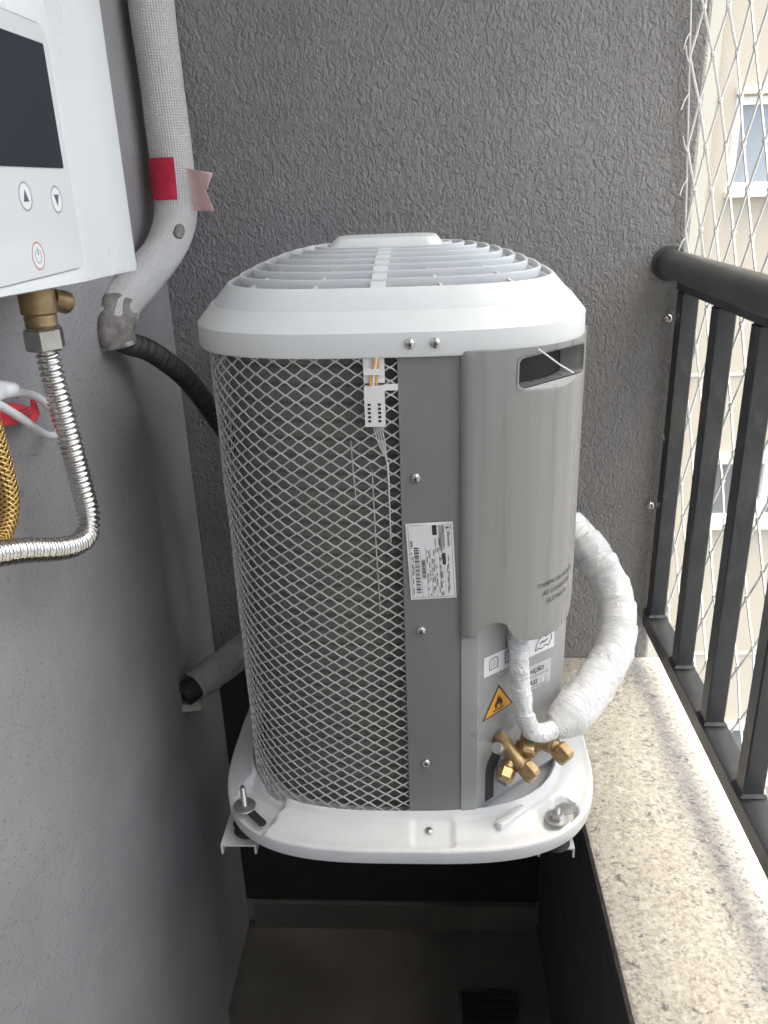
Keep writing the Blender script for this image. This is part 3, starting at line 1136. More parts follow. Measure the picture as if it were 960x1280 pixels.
    m.loft([CAP.ring(z, i, 240) for i, z in prof], True)
    cap = m.build('top_cover', 'white_plastic', u, angle=30)
    def dome(i):
        t = max(0, min(1, (i - 0.04) / 0.12))
        return 1.4975 + 0.035 * (1 - (1 - t) ** 1.8)
    insets = [0.0540 + 0.0152 * k for k in range(8)]
    for i in insets:
        z = dome(i)
        m = MB()
        m.loft([CAP.ring(z, i - 0.0010, 160), CAP.ring(z - 0.0018, i - 0.0014, 160), CAP.ring(z - 0.0110, i + 0.0012, 160), CAP.ring(z - 0.0110, i + 0.0030, 160), CAP.ring(z, i + 0.0020, 160), CAP.ring(z, i - 0.0010, 160)], True)
        m.f = [tuple(reversed(f)) for f in m.f]
        m.build('louver_ring', 'grille_plastic', cap, angle=40)
    # radial ribs under the rings
    for k in range(14):
        an = R(-93 + 360 / 14 * k)
        wd = 0.008 if k == 0 else 0.0013
        m = MB()
        rg = []
        for i in [0.0415 + 0.0126 * q for q in range(10)]:
            a, b = CAP.a - i, CAP.b - i
            c, q = math.cos(an), math.sin(an)
            r = (abs(c / a) ** 3 + abs(q / b) ** 3) ** (-1 / 3)
            p = Vector((CX + r * c, CY + r * q, 0))
            tg = Vector((-q, c, 0)) * wd
            zt = dome(i) - (0.002 if k == 0 else 0.006)
            rg.append([p - tg + Vector((0, 0, zt)), p + tg + Vector((0, 0, zt)), p + tg + Vector((0, 0, zt - 0.012)), p - tg + Vector((0, 0, zt - 0.012))])
        m.loft(rg, True, True, True)
        m.build('rib', 'grille_plastic', cap, smooth=False)
    m = MB()
    pl = lambda sx, sy, z: [Vector((CX - 0.004 + p[0] * sx, CY + p[1] * sy, z)) for p in rrect(-0.07, -0.045, 0.07, 0.045, 0.02, 6)]
    m.loft([pl(1.0, 1.0, 1.521), pl(1.0, 1.0, 1.530), pl(0.9, 0.9, 1.5385), pl(0.86, 0.86, 1.5405), pl(0.80, 0.80, 1.541)], True, True, True)
    m.build('centre_cap', 'white_plastic', cap, angle=30)
    m = MB()
    m.loft([CAP.ring(1.452, 0.044, 80), CAP.ring(1.454, 0.12, 80), CAP.ring(1.454, 0.18, 80)], True, False, True)
    m.build('fan_deck', 'deck_grey', u)
    # ---- wiring plug hanging in front of the mesh
    dP = s_of_x(-0.058)
    fpl = lambda a, b, o: BODY.pos(a, b, o)
    def cbox(mb, a0, a1, z0, z1, o0, o1):
        vs = [fpl(a, z, o) for o in (o0, o1) for a, z in ((a0, z0), (a1, z0), (a1, z1), (a0, z1))]
        mb.add(vs, [(0, 3, 2, 1), (4, 5, 6, 7), (0, 1, 5, 4), (1, 2, 6, 5), (2, 3, 7, 6), (3, 0, 4, 7)])
    m = MB(); cbox(m, dP - 0.0115, dP + 0.010, 1.355, 1.398, 0.004, 0.018)
    plug = m.build('wiring_plug', 'white_nylon', u, smooth=False)
    for cxx in (-0.0065, 0.0045):
        for k in range(5):
            m = MB()
            z = 1.3600 + k * 0.0046
            cbox(m, dP + cxx - 0.0016, dP + cxx + 0.0016, z, z + 0.0026, 0.0172, 0.0184)
            m.build('contact_slot', 'dark_inside', plug, smooth=False)
    m = MB(); cbox(m, dP - 0.0125, dP + 0.0105, 1.400, 1.4385, 0.0025, 0.004)
    m.build('plug_strip', 'white_nylon', u, smooth=False)
    m = MB(); cbox(m, dP - 0.0115, dP + 0.009, 1.4105, 1.4165, 0.004, 0.011)
    m.build('cable_clip', 'white_nylon', u, smooth=False)
    m = MB(); cbox(m, dP + 0.010, dP + 0.0245, 1.392, 1.399, 0.004, 0.006)
    m.build('plug_arm', 'white_nylon', u, smooth=False)
    for k in range(3):
        m = MB()
        o = -0.003 + 0.003 * k
        m.tube(smooth_path([fpl(dP + o - 0.002, 1.396, 0.010), fpl(dP + o - 0.001, 1.408, 0.008), fpl(dP + 0.002 + o * 0.8, 1.422, 0.008), fpl(dP + 0.006 + o * 0.5, 1.442, 0.006)], 0.004), 0.0013, 7)
        m.build('wire', ('wire_orange', 'white_nylon', 'wire_orange')[k], plug)
    for k in range(4):
        m = MB()
        o = -0.004 + 0.0026 * k
        m.tube(smooth_path([fpl(dP + o, 1.356, 0.010), fpl(dP + o + 0.004, 1.338, 0.008), fpl(dP + 0.007 + o * 0.5, 1.322, 0.005), fpl(dP + 0.0105, 1.308 - 0.006 * k, 0.003), fpl(dP + 0.011, 1.27 - 0.02 * k, 0.0022)], 0.004), 0.0008, 6)
        m.build('wire', 'wire_clear', plug)
    for a, za, zb_ in ((-0.088, 1.335, 1.262), (-0.0655, 1.30, 1.12)):
        m = MB()
        d = s_of_x(a)
        m.tube(smooth_path([fpl(d, za, 0.0022), fpl(d + 0.001, (za + zb_) / 2, 0.003), fpl(d + 0.003, zb_, 0.0022)], 0.01), 0.0006, 5)
        m.build('thread', 'wire_clear', u)
    # ---- rating label on the front panel
    def lab(x, z, o):
        # tilt by a hair, as stuck on by hand
        d = s_of_x(0.0) + x + (z) * -0.045
        return BODY.pos(d, 1.1855 + z + x * 0.03, 0.0048 + o)
    W, H = 0.0272, 0.0495
    lb = sheet([(-W, -H), (W, -H), (W, H), (-W, H)], [], lab, 0.0003, 0.015).build('rating_label', 'paper', u, smooth=False)
    def lrect(mb, x0, z0, x1, z1, off=0.00055):
        o = len(mb.v)
        mb.v += [tuple(lab(x, z, off)) for x, z in ((x0, z0), (x1, z0), (x1, z1), (x0, z1))]
        mb.f.append((o, o + 1, o + 2, o + 3))
    rnd = random.Random(11)
    ink, grey = MB(), MB()
    # frame lines
    fw = 0.00022
    for x in (-0.0247, 0.0250):
        lrect(grey, x - fw, -0.047, x + fw, 0.047)
    for z in (-0.047, 0.047):
        lrect(grey, -0.0247, z - fw, 0.0250, z + fw, 0.0006)
    for x in (-0.0125, -0.0060, -0.0005, 0.0045, 0.0095, 0.0150):
        lrect(grey, x - fw * .7, -0.0465, x + fw * .7, 0.018, 0.00058)
    # bar codes (bars lie across, code runs down)
    z = 0.019
    while z > -0.041:
        w = rnd.choice((0.0005, 0.0008, 0.0012, 0.0017))
        lrect(ink, -0.0195, z - w, -0.0140, z)
        z -= w + rnd.choice((0.0005, 0.0008, 0.0013))
    z = 0.003
    while z > -0.021:
        w = rnd.choice((0.0004, 0.0006, 0.0009))
        lrect(ink, -0.0115, z - w, -0.0070, z, 0.0006)
        z -= w + rnd.choice((0.0004, 0.0007))
    lrect(ink, 0.0030, 0.034, 0.0083, 0.0465)
    lrect(ink, 0.0130, -0.0045, 0.0170, 0.0105)
    # lines of print too fine to read
    for x in (-0.0225, -0.0210, -0.0045, -0.0022, 0.0012, 0.0030, 0.0060, 0.0082, 0.0100, 0.0112, 0.0125, 0.0185, 0.0200):
        z = 0.030 if x > 0.004 else 0.015
        if x < -0.02: z = 0.028
        while z > -0.043:
            w = rnd.uniform(0.003, 0.011)
            if rnd.random() < 0.62:
                lrect(grey, x - 0.00055, max(-0.045, z - w), x + 0.00045, z, 0.00065)
            z -= w + rnd.uniform(0.001, 0.006)
    for x in (0.0108, 0.0122, 0.0136, 0.0150, 0.0163):
        lrect(grey, x - 0.0004, 0.013 + rnd.uniform(0, 0.006), x + 0.0004, 0.0460, 0.00065)
    # emblem
    em = MB()
    c = (0.0215, 0.0425)
    o = len(em.v)
    k = 20
    for rr in (0.0034, 0.0030):
        em.v += [tuple(lab(c[0] + rr * math.cos(2 * PI * i / k), c[1] + rr * math.sin(2 * PI * i / k), 0.0006)) for i in range(k)]
    em.f += [(o + k + i, o + i, o + (i + 1) % k, o + k + (i + 1) % k) for i in range(k)]
    o = len(em.v)
    em.v += [tuple(lab(c[0] + a, c[1] + b, 0.0006)) for a, b in ((-0.0022, 0.0015), (-0.0022, -0.0015), (0.0022, 0.0))]
    em.f.append((o, o + 1, o + 2))
    em.build('emblem', 'ink', lb, smooth=False)
    ink.build('bar_codes', 'ink', lb, smooth=False)
    grey.build('fine_print', 'ink_grey', lb, smooth=False)
    def ltext(body, size, x, z, bold=0.0):
        vs, fs = text_mesh(body, size, 'LEFT', bold)
        mb = MB()
        mb.v = [tuple(lab(x + v[1], z - v[0], 0.0007)) for v in vs]
        mb.f = list(fs)
        mb.build('printed_text', 'ink', lb, smooth=False)
    ltext('Electrolux', 0.0046, 0.0215, 0.0375, 0.00008)
    # ---- stickers on the chamfered panel
    def chp(a, z, o):
        p = CH0 + CHD * a + CHN * (0.0032 + o)
        return Vector((p.x, p.y, z))
    def plate(poly, name, mat, parent, o0, th=0.0003):
        mb = MB()
        nn = len(poly)
        a = [chp(x, z, o0 + th) for x, z in poly]; b = [chp(x, z, o0) for x, z in poly]
        mb.v = [tuple(p) for p in a + b]
        mb.f = [tuple(range(nn)), tuple(range(2 * nn - 1, nn - 1, -1))] + [((i + 1) % nn, i, nn + i, nn + (i + 1) % nn) for i in range(nn)]
        return mb.build(name, mat, parent, smooth=False)
    def outline(poly, w):
        c = (sum(p[0] for p in poly) / len(poly), sum(p[1] for p in poly) / len(poly))
        return [(c[0] + (p[0] - c[0]) * (1 - w), c[1] + (p[1] - c[1]) * (1 - w)) for p in poly]
    def stroke(poly, name, mat, parent, w, o0, closed=True):
        mb = MB()
        nn = len(poly)
        for i in range(nn if closed else nn - 1):
            a, b = Vector(poly[i]), Vector(poly[(i + 1) % nn])
            d = (b - a).normalized() * w
            q = Vector((-d.y, d.x))
            o = len(mb.v)
            mb.v += [tuple(chp(p.x, p.y, o0)) for p in (a - d * .5 - q, b + d * .5 - q, b + d * .5 + q, a - d * .5 + q)]
            mb.f.append((o, o + 1, o + 2, o + 3))
        return mb.build(name, mat, parent, smooth=False)
    st = plate([(0.006, 1.013), (0.143, 1.004), (0.143, 1.033), (0.006, 1.042)], 'symbol_sticker', 'paper', sp, 0.0)
    bk = [(0.016, 1.020), (0.031, 1.020), (0.031, 1.033), (0.028, 1.036), (0.019, 1.036), (0.016, 1.033)]
    stroke(bk, 'symbol', 'ink', st, 0.0006, 0.0006)
    stroke([(0.0235, 1.022), (0.0235, 1.034)], 'symbol', 'ink', st, 0.0004, 0.00065, False)
    stroke([(0.020, 1.0225), (0.020, 1.033)], 'symbol', 'ink_grey', st, 0.0003, 0.00065, False)
    stroke([(0.027, 1.0225), (0.027, 1.033)], 'symbol', 'ink_grey', st, 0.0003, 0.00065, False)
    stroke([(0.045, 1.019), (0.058, 1.018), (0.058, 1.034), (0.045, 1.035)], 'symbol', 'ink', st, 0.0006, 0.0006)
    wavy = [(0.104, 1.012), (0.110, 1.014), (0.117, 1.011), (0.125, 1.014), (0.131, 1.011), (0.137, 1.020), (0.134, 1.030), (0.126, 1.027), (0.119, 1.030), (0.112, 1.028), (0.106, 1.022)]
    stroke(wavy, 'symbol', 'ink', st, 0.0007, 0.0006)
    stroke([(0.113, 1.020), (0.118, 1.0215), (0.122, 1.020), (0.128, 1.022)], 'symbol', 'ink', st, 0.0010, 0.00065, False)
    s2 = plate([(0.072, 0.955), (0.138, 0.950), (0.138, 0.988), (0.072, 0.993)], 'gas_sticker', 'silver_foil', sp, 0.0)
    stroke(outline([(0.072, 0.955), (0.138, 0.950), (0.138, 0.988), (0.072, 0.993)], 0.05), 'frame_line', 'paper', s2, 0.0005, 0.0006)
    def ctext(body, size, a, z, bold=0.0, mat='ink', slope=-0.075, al='CENTER'):
        vs, fs = text_mesh(body, size, al, bold)
        mb = MB()
        mb.v = [tuple(chp(a + v[0], z + v[1] + slope * v[0], 0.0007)) for v in vs]
        mb.f = list(fs)
        mb.build('printed_text', mat, s2, smooth=False)
    ctext('ATENÇÃO', 0.0098, 0.1005, 0.981, 0.0002)
    ctext('R32', 0.0098, 0.103, 0.963, 0.0002)
    for zz in (0.973, 0.9555):
        stroke([(0.080, zz + 0.0015), (0.131, zz - 0.002)], 'fine_print', 'ink_grey', s2, 0.0005, 0.0006, False)
    tri = [(0.0045, 0.9465), (0.0625, 0.9495), (0.0345, 0.9905)]
    hz = plate(tri, 'hazard_sticker', 'ink', sp, 0.0)
    plate(outline(tri, 0.14), 'hazard_field', 'hazard_orange', hz, 0.0003)
    fl = [(-0.0075, -0.002), (-0.0085, 0.003), (-0.006, 0.009), (-0.0045, 0.0065), (-0.004, 0.0125), (0.0005, 0.019), (0.001, 0.013), (0.0045, 0.0155), (0.0045, 0.010), (0.008, 0.0085), (0.0088, 0.003), (0.0065, -0.0015), (0.003, -0.003), (0.0045, 0.001), (0.002, 0.005), (0.0005, 0.0015), (-0.002, 0.0045), (-0.004, 0.001), (-0.003, -0.003)]
    plate([(0.034 + a * 0.85, 0.959 + b * 0.85) for a, b in fl], 'flame', 'ink', hz, 0.0007)
    plate([(0.0235, 0.9525), (0.0445, 0.9535), (0.0445, 0.9553), (0.0235, 0.9543)], 'flame_base', 'ink', hz, 0.0007)
    # dark pipe entry at the foot of the panel
    plate([(0.012, 0.812), (0.028, 0.812), (0.028, 0.856), (0.045, 0.878), (0.060, 0.893), (0.030, 0.893), (0.015, 0.875), (0.012, 0.862)], 'pipe_entry', 'dark_inside', sp, 0.0, 0.0005)
    # valve bracket
    m = MB()
    cpt = CH0 + CHD * 0.085 + CHN * 0.014
    m.box((cpt.x, cpt.y, 0.850), (0.105, 0.020, 0.030), rz=math.atan2(CHD.y, CHD.x), bev=0.002)
    m.build('valve_bracket', 'chamfer_grey', u)
    # ---- brass service valves
    V = Vector
    def hexcap(mb, a, b, r):
        a, b = V(a), V(b)
        L = (b - a).length
        mb.lathe(a, b - a, [(r * 0.8, 0), (r, L * 0.12), (r, L * 0.8), (r * 0.82, L * 0.98), (r * 0.5, L)], 6)
    def rod(mb, a, b, r, segs=16):
        a, b = V(a), V(b)
        L = (b - a).length
        mb.lathe(a, b - a, [(r * 0.9, 0), (r, L * 0.06), (r, L * 0.94), (r * 0.9, L)], segs)
    va = MB()
    c = V((0.104, 0.884, 0.890))
    rod(va, V((0.086, 0.906, 0.912)), c + V((0.012, -0.012, -0.006)), 0.0105)
    rod(va, c, V((0.122, 0.873, 0.883)), 0.0105)
    rod(va, c, V((0.095, 0.868, 0.885)), 0.0075)
    va_o = va.build('service_valve', 'brass_cast', u, angle=40)
    for a, b, r in (((0.117, 0.877, 0.886), (0.131, 0.862, 0.876), 0.0125), ((0.0965, 0.870, 0.886), (0.090, 0.856, 0.877), 0.0115)):
        mb = MB(); hexcap(mb, a, b, r)
        mb.build('hex_cap', 'brass', va_o, smooth=False)
    mb = MB()
    rod(mb, (0.0875, 0.884, 0.905), (0.0815, 0.873, 0.916), 0.0075)
    mb.build('charge_port', 'zinc', va_o)
    vb = MB()
    rod(vb, V((0.122, 0.918, 0.905)), V((0.168, 0.916, 0.882)), 0.0115)
    rod(vb, V((0.150, 0.910, 0.886)), V((0.158, 0.919, 0.905)), 0.0085)
    vb_o = vb.build('service_valve', 'brass_cast', u, angle=40)
    for a, b, r in (((0.124, 0.903, 0.902), (0.121, 0.884, 0.894), 0.0145), ((0.166, 0.914, 0.886), (0.180, 0.899, 0.875), 0.0135)):
        mb = MB(); hexcap(mb, a, b, r)
        mb.build('hex_cap', 'brass', vb_o, smooth=False)
    return u

UNIT = build_unit()

# ------------------------------------------------------------------ brackets below the unit
def build_bracket(x, label):
    t = thing('wall_bracket', (x, 1.40, 0.50), label, 'bracket', 'white wall brackets under the unit')
    w, h, th = 0.025, 0.016, 0.0025
    y0, y1 = 0.878, 1.398
    sec = [(-w, -h), (-w, 0), (w, 0), (w, -h), (w - th, -h), (w - th, -th), (-w + th, -th), (-w + th, -h)]
    m = MB()
    m.loft([[(x + a, y, 0.7435 + b) for a, b in sec] for y in (y0, y1)], True)
    n = len(sec)
    for base, flip in ((0, False), (n, True)):
        for q in ((0, 1, 6, 7), (1, 2, 5, 6), (2, 3, 4, 5)):
            f = tuple(base + i for i in q)
            m.f.append(f if not flip else tuple(reversed(f)))
    m.build('arm', 'bracket_white', t, smooth=False)
    m = MB()
    m.box((x, 1.3965, 0.60), (0.046, 0.004, 0.215))
    m.build('wall_plate', 'bracket_white', t, smooth=False)

build_bracket(-0.277, 'white channel bracket under the left front foot of the unit')
build_bracket(0.167, 'white channel bracket under the right front foot beside granite')

# ------------------------------------------------------------------ wrapped pipes
def wrinkle(r, seed, amp=0.0016, turns=70.0, wrap=0.0012):
    def f(i, an, arc):
        p = Vector((math.cos(an) * 1.6, math.sin(an) * 1.6, arc * 34 + seed))
        n1 = noise.noise(p)
        n2 = noise.noise(Vector((math.cos(an) * 3.2 + seed, math.sin(an) * 3.2, arc * 95)))
        ph = (arc * 26 + an / (2 * PI)) % 1.0
        lap = (1 - ph) ** 1.5 * wrap
        return r + n1 * amp + n2 * amp * 0.8 + lap
    return f

def build_pipes():
    P = [(0.120, 1.250, 1.115), (0.195, 1.245, 1.088), (0.252, 1.215, 1.045), (0.285, 1.160, 0.990), (0.280, 1.095, 0.945), (0.240, 1.020, 0.922), (0.202, 0.966, 0.914), (0.178, 0.942, 0.906), (0.160, 0.926, 0.900)]
    t = thing('wrapped_pipe', (0.24, 1.08, 0.9), 'thick white tape wrapped refrigerant pipe looping beside the unit onto its valve', 'pipe')
    m = MB()
    path = smooth_path(P, 0.0022)
    wr, nn = wrinkle(0.0285, 3.0, 0.0013, wrap=0.0026), len(path)
    def rbig(i, an, arc):
        k = max(0.0, (i - nn + 19) / 18)
        return wr(i, an, arc) * (1 - 0.66 * k ** 1.6)
    m.tube(path, 0.029, 44, rfun=rbig)
    m.build('tape_wrap', 'white_tape', t, angle=180)
    m = MB()
    m.tube(smooth_path([(0.176, 0.940, 0.905), (0.168, 0.932, 0.902), (0.160, 0.925, 0.898)], 0.003), 0.008, 16)
    m.build('copper_end', 'brass_cast', t)
    t = thing('wrapped_pipe', (0.12, 0.91, 0.92), 'thin white tape wrapped pipe dropping from under the grey cover to the valves', 'pipe')
    m = MB()
    P = [(0.106, 0.925, 1.085), (0.110, 0.912, 1.045), (0.113, 0.904, 1.000), (0.117, 0.897, 0.960), (0.126, 0.894, 0.932), (0.141, 0.902, 0.917), (0.158, 0.914, 0.914)]
    def rf(i, an, arc):
        return wrinkle(0.0120, 9.0, 0.0013, wrap=0.0014)(i, an, arc * 1.2)
    m.tube(smooth_path(P, 0.0016), 0.015, 36, rfun=rf)
    m.build('tape_wrap', 'white_tape_thin', t, angle=180)

    # insulated bundle in the corner
    t = thing('insulated_pipe', (-0.40, 1.30, 1.40), 'thick off white woven insulation sleeve coming down the corner beside heater', 'pipe')
    P = [(-0.392, 1.352, 2.58), (-0.393, 1.352, 2.2), (-0.393, 1.352, 1.86), (-0.391, 1.350, 1.72), (-0.389, 1.346, 1.63), (-0.388, 1.325, 1.565), (-0.393, 1.262, 1.520), (-0.402, 1.180, 1.490), (-0.411, 1.105, 1.462), (-0.413, 1.068, 1.435), (-0.410, 1.066, 1.412)]
    path = smooth_path(P, 0.004)
    n = len(path)
    def rf(i, an, arc):
        k = i / n
        r = 0.0325 if k < 0.74 else 0.0325 - 0.0085 * (k - 0.74) / 0.26
        r += 0.0018 * noise.noise(Vector((math.cos(an) * 1.5, math.sin(an) * 1.5, arc * 12)))
        return r
    m = MB()
    m.tube(path, 0.03, 40, rfun=rf)
    sl = m.build('sleeve', 'woven_sleeve', t, angle=180)
    # worn holes
    fd = Vector((0.30, -0.94, 0.12)).normalized()
    for zt, sx, rr, mt in ((1.5305, 0.0, 0.0130, 'grubby_end'), (1.5265, 0.0, 0.0120, 'grubby_end')):
        i = min(range(n), key=lambda q: abs(path[q].z - zt))
        m = MB()
        up = (path[max(0, i - 3)] - path[min(n - 1, i + 3)]).normalized()
        fd = Vector((0.55, -0.80, 0.12))
        fd = (fd - up * fd.dot(up)).normalized()
        p = path[i] + fd * 0.0322
        side = up.cross(fd).normalized()
        ring0, ring1 = [], []
        for k in range(18):
            an = 2 * PI * k / 18
            q = rr * (1 + 0.18 * noise.noise(Vector((math.cos(an) * 2, math.sin(an) * 2, zt * 50))))
            d = side * math.cos(an) * q * 0.62 + up * math.sin(an) * q
            ring0.append(p + d - fd * (0.0008 + (side.dot(d) ** 2) / 0.065))
            ring1.append(p + d * 0.8 + fd * (0.0020 - (side.dot(d * 0.8) ** 2) / 0.065))
        m.loft([ring0, ring1], True, True, True)
        m.build('worn_patch', mt, sl, angle=180)
    m = MB()
    e0 = [p for p in path[int(n * 0.955):]]
    m.tube(e0, 0.025, 28, rfun=lambda i, an, arc: 0.0258 + 0.004 * noise.noise(Vector((math.cos(an) * 2, math.sin(an) * 2, arc * 60))))
    m.build('frayed_end', 'grubby_end', t, angle=180)
    # red tape band on the left half and a pale swallow-tail flag
    m = MB()
    sub = [p for p in path if 1.588 < p.z < 1.648]
    rings = []
    for p in sub:
        ring = []
        for k in range(13):
            an = R(-200 + 130 * k / 12)
            ring.append(p + Vector((math.cos(an), math.sin(an), 0)) * (0.0362 + 0.0012 * noise.noise(Vector((k * 0.7, p.z * 80, 1)))))
        rings.append(ring + [q + (p - q).normalized() * 0.001 for q in reversed(ring)])
    m.loft(rings, True, True, True)
    m.build('red_tape', 'red_tape', t, angle=60)
    m = MB()
    out, back = [], []
    ol = [(-0.382, 1.632), (-0.360, 1.632), (-0.319, 1.624), (-0.332, 1.599), (-0.322, 1.570), (-0.362, 1.572), (-0.382, 1.570)]
    def fl(a, b, o):
        return Vector((a, 1.316 + 0.010 * math.sin((a + 0.38) * 80) + 0.05 * (a + 0.355) + o, b))
    mb = sheet(ol, [], fl, 0.0008, 0.006)
    mb.build('tape_flag', 'pink_tape', t, angle=180)

    # black corrugated conduit
    t = thing('corrugated_conduit', (-0.38, 1.12, 1.30), 'black corrugated conduit running from the woven sleeve end behind the unit', 'conduit')
    P = [(-0.408, 1.062, 1.424), (-0.402, 1.085, 1.412), (-0.388, 1.130, 1.392), (-0.362, 1.190, 1.340), (-0.335, 1.235, 1.265), (-0.30, 1.275, 1.18), (-0.22, 1.30, 1.08)]
    path = smooth_path(P, 0.0011)
    m = MB()
    m.tube(path, 0.0145, 20, rfun=lambda i, an, arc: 0.0138 + 0.0019 * math.sin(2 * PI * arc / 0.0062))
    m.build('corrugated_tube', 'black_conduit', t, angle=60)

    # grey sleeved stub low on the left
    t = thing('grey_sleeved_pipe', (-0.38, 1.2, 0.80), 'dark grey sleeved pipe stub low behind the mesh with black cut end', 'pipe')
    P = [(-0.30, 1.262, 0.858), (-0.335, 1.245, 0.838), (-0.365, 1.215, 0.826), (-0.395, 1.185, 0.816), (-0.408, 1.168, 0.812)]
    m = MB()
    m.tube(smooth_path(P, 0.003), 0.030, 32, rfun=wrinkle(0.0275, 5.0, 0.0016, wrap=0.0012))
    m.build('sleeve', 'grey_sleeve', t, angle=180)
    m = MB()
    m.tube(smooth_path([(-0.405, 1.172, 0.813), (-0.418, 1.155, 0.808), (-0.424, 1.148, 0.805)], 0.003), 0.021, 20)
    m.build('rubber_core', 'black_rubber', t)
    m = MB()
    m.box((-0.412, 1.150, 0.784), (0.035, 0.016, 0.014), rz=0.2, bev=0.002)
    m.build('end_plug', 'beige_plug', t)

build_pipes()

# ------------------------------------------------------------------ water heater
def build_heater():
    h = thing('water_heater', (-0.36, 0.6, 1.53), 'white wall mounted water heater with black display and round buttons', 'water heater')
    xf = -0.280
    zb, zt = 1.531, 2.12
    # casing cross-section in plan (x,y), extruded up with rounded lower edge
    sec = [(X_WALL + 0.012, 0.868)]
    sec += [(-0.312, 0.868), (-0.304, 0.866), (-0.299, 0.861), (-0.297, 0.852), (-0.2935, 0.80), (-0.2875, 0.730), (-0.2825, 0.695), (-0.2812, 0.686), (-0.2808, 0.66), (-0.2808, 0.18), (-0.300, 0.16), (X_WALL + 0.012, 0.16)]
    cx, cy = -0.36, 0.52
    def ring(k, z, tilt=0.0):
        return [(cx + (x - cx) * (1 - k * 0.08), cy + (y - cy) * (1 - k * 0.012), z + tilt * (y - 0.7)) for x, y in sec]
    m = MB()
    m.loft([ring(0.6, zb + 0.001, -0.04), ring(0.15, zb + 0.002, -0.04), ring(0, zb + 0.007, -0.04), ring(0, zt), ring(0.3, zt + 0.01)], True, True, True)
    m.f = [tuple(reversed(f)) for f in m.f]
    m.build('casing', 'heater_white', h, angle=22)
    # control panel (faces +X): coordinates (y, z)
    def px(poly, name, mat, parent, o0, th):
        mb = MB()
        nn = len(poly)
        a = [Vector((xf + o0 + th, y, z)) for y, z in poly]; b = [Vector((xf + o0, y, z)) for y, z in poly]
        mb.v = [tuple(p) for p in a + b]
        mb.f = [tuple(range(nn)), tuple(range(2 * nn - 1, nn - 1, -1))] + [((i + 1) % nn, i, nn + i, nn + (i + 1) % nn) for i in range(nn)]
        return mb.build(name, mat, parent, smooth=False)
    pp = rrect(0.36, 1.546, 0.679, 1.716, 0.012)
    groove = rrect(0.359, 1.545, 0.680, 1.7172, 0.0128)
    px(groove, 'panel_gap', 'button_grey', h, -0.0005, 0.0004)
    cp = px(pp, 'control_panel', 'heater_panel', h, -0.0004, 0.0016)
    px(rrect(0.375, 1.6195, 0.668, 1.7035, 0.0015), 'display', 'heater_glass', cp, 0.0014, 0.0006)
    def ringp(cy_, cz, r0, r1, name, mat, parent, o0=0.0016):
        k = 32
        mb = MB()
        for r in (r0, r1):
            mb.v += [(xf + o0, cy_ + r * math.cos(2 * PI * i / k), cz + r * math.sin(2 * PI * i / k)) for i in range(k)]
        mb.f = [(k + i, i, (i + 1) % k, k + (i + 1) % k) for i in range(k)]
        return mb.build(name, mat, parent, smooth=False)
    for (y, z, kind) in ((0.596, 1.6005, 'up'), (0.6465, 1.5975, 'down'), (0.599, 1.5605, 'power')):
        b = px(circle(y, z, 0.0098, 32), 'button', 'heater_white', cp, 0.0010, 0.0005)
        ringp(y, z, 0.0098, 0.0086, 'button_ring', 'button_red' if kind == 'power' else 'button_grey', b)
        if kind == 'power':
            mb = MB()
            k = 18
            for r in (0.0052, 0.0043):
                mb.v += [(xf + 0.0017, y + r * math.cos(R(120 + 300 * i / k)), z + r * math.sin(R(120 + 300 * i / k))) for i in range(k + 1)]
            mb.f = [(i + 1, i, k + 1 + i, k + 2 + i) for i in range(k)]
            mb.build('power_symbol', 'button_grey', b, smooth=False)
            px([(y - 0.0005, z + 0.0005), (y + 0.0005, z + 0.0005), (y + 0.0005, z + 0.006), (y - 0.0005, z + 0.006)], 'power_symbol', 'button_grey', b, 0.0016, 0.0002)
        else:
            s = 1 if kind == 'up' else -1
            px([(y - 0.004, z - 0.0035 * s), (y + 0.004, z - 0.0035 * s), (y, z + 0.0042 * s)][::s], 'arrow_symbol', 'button_symbol', b, 0.0016, 0.0002)
    # brass tee under the heater with steel flare nut, gas cock
    f = thing('brass_valve', (-0.36, 0.755, 1.47), 'brass angle valve with steel nut under the water heater', 'valve')
    m = MB()
    m.lathe((-0.360, 0.755, 1.486), (0.0, 0.02, 1), [(0.0135, 0), (0.0150, 0.003), (0.0142, 0.006), (0.0150, 0.009), (0.0142, 0.012), (0.0165, 0.014), (0.0165, 0.05), (0.014, 0.056)], 24)
    m.build('valve_body', 'brass_cast', f, angle=30)
    m = MB()
    m.lathe((-0.352, 0.765, 1.512), (0.25, 1.0, -0.35), [(0.0095, 0), (0.0098, 0.014), (0.0108, 0.017), (0.0108, 0.022), (0.008, 0.025)], 20)
    m.build('side_port', 'brass_cast', f, angle=30)
    m = MB()
    m.lathe((-0.360, 0.755, 1.4655), (0.0, 0.0, 1), [(0.016, 0), (0.0188, 0.002), (0.0188, 0.019), (0.016, 0.0215)], 6)
    m.build('hex_nut', 'nut_steel', f, smooth=False)
    # corrugated steel hose
    path = smooth_path([(-0.360, 0.755, 1.468), (-0.360, 0.759, 1.430), (-0.360, 0.767, 1.385), (-0.360, 0.776, 1.325), (-0.360, 0.780, 1.288), (-0.360, 0.770, 1.270), (-0.360, 0.744, 1.270), (-0.360, 0.70, 1.284), (-0.360, 0.62, 1.318), (-0.360, 0.50, 1.36)], 0.00135)
    m = MB()
    m.tube(path, 0.011, 24, rfun=lambda i, an, arc: 0.0098 + 0.0018 * math.sin(2 * PI * arc / 0.0060))
    tag(m.build('steel_hose', 'inox', None, angle=180), 'corrugated stainless steel hose bending in an L under the brass valve', 'hose')
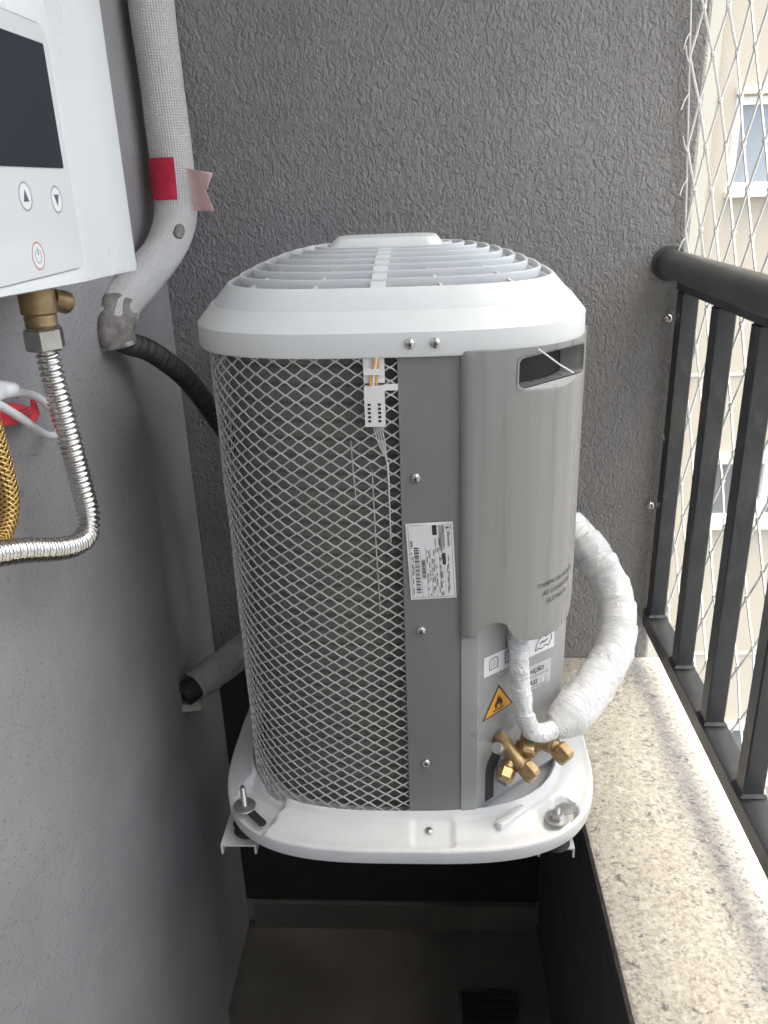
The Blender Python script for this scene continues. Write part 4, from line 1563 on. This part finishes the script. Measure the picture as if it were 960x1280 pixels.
    # braided gas hose
    path = smooth_path([(-0.372, 0.640, 1.50), (-0.372, 0.650, 1.450), (-0.372, 0.657, 1.400), (-0.372, 0.658, 1.358), (-0.372, 0.644, 1.334), (-0.372, 0.618, 1.326), (-0.372, 0.58, 1.345), (-0.372, 0.55, 1.40)], 0.004)
    m = MB()
    m.tube(path, 0.0085, 24)
    tag(m.build('braided_hose', 'gold_braid', None, angle=180), 'gold coloured braided hose curving at the left picture edge', 'hose')
    # power lead with plug
    c = thing('power_cable', (-0.395, 0.73, 1.40), 'white power lead with plug and red tag behind the steel hose', 'cable')
    m = MB()
    m.tube(smooth_path([(-0.392, 0.735, 1.430), (-0.394, 0.76, 1.424), (-0.398, 0.80, 1.408), (-0.402, 0.835, 1.382), (-0.402, 0.830, 1.362), (-0.398, 0.795, 1.372), (-0.392, 0.745, 1.402), (-0.388, 0.70, 1.428), (-0.386, 0.66, 1.45)], 0.004), 0.0042, 12)
    m.build('cord', 'cable_white', c)
    m = MB()
    m.lathe((-0.388, 0.680, 1.4445), (-0.05, 1.0, -0.20), [(0.0125, 0), (0.013, 0.004), (0.010, 0.026), (0.0072, 0.028), (0.0085, 0.032), (0.0068, 0.036), (0.0082, 0.040), (0.0064, 0.044), (0.0078, 0.048), (0.006, 0.060)], 18)
    m.build('plug', 'cable_white', c, angle=30)
    def ft(a, b, o):
        return Vector((-0.403 + 0.006 * math.sin(a * 60) + o, a, b))
    mb = sheet([(0.700, 1.418), (0.716, 1.403), (0.738, 1.398), (0.800, 1.384), (0.815, 1.388), (0.812, 1.402), (0.804, 1.412), (0.790, 1.402), (0.745, 1.418), (0.720, 1.420)], [], ft, 0.0006, 0.008)
    tg = mb.build('tag', 'tag_red', c, angle=180)
    for k in range(3):
        m = MB()
        z = 1.4085 - k * 0.0045
        a0, a1 = 0.742 + 0.004 * k, 0.778 + 0.005 * k
        q = [ft(a0 + (a1 - a0) * i / 6, z - 0.10 * (a1 - a0) * i / 6, 0.0012) for i in range(7)]
        m.loft([[p, p + Vector((0, 0, 0.0011))] for p in q], False)
        m.build('fine_print', 'engraving', tg, smooth=False)

build_heater()

# stray cable tie end poking from the cover slot
m = MB()
m.tube(smooth_path([(0.118, 0.884, 1.430), (0.128, 0.882, 1.423), (0.142, 0.888, 1.412), (0.160, 0.905, 1.399)], 0.004), 0.0010, 6)
tag(m.build('cable_tie', 'white_nylon', None), 'thin white cable tie end across the slot of the grey cover', 'cable tie')
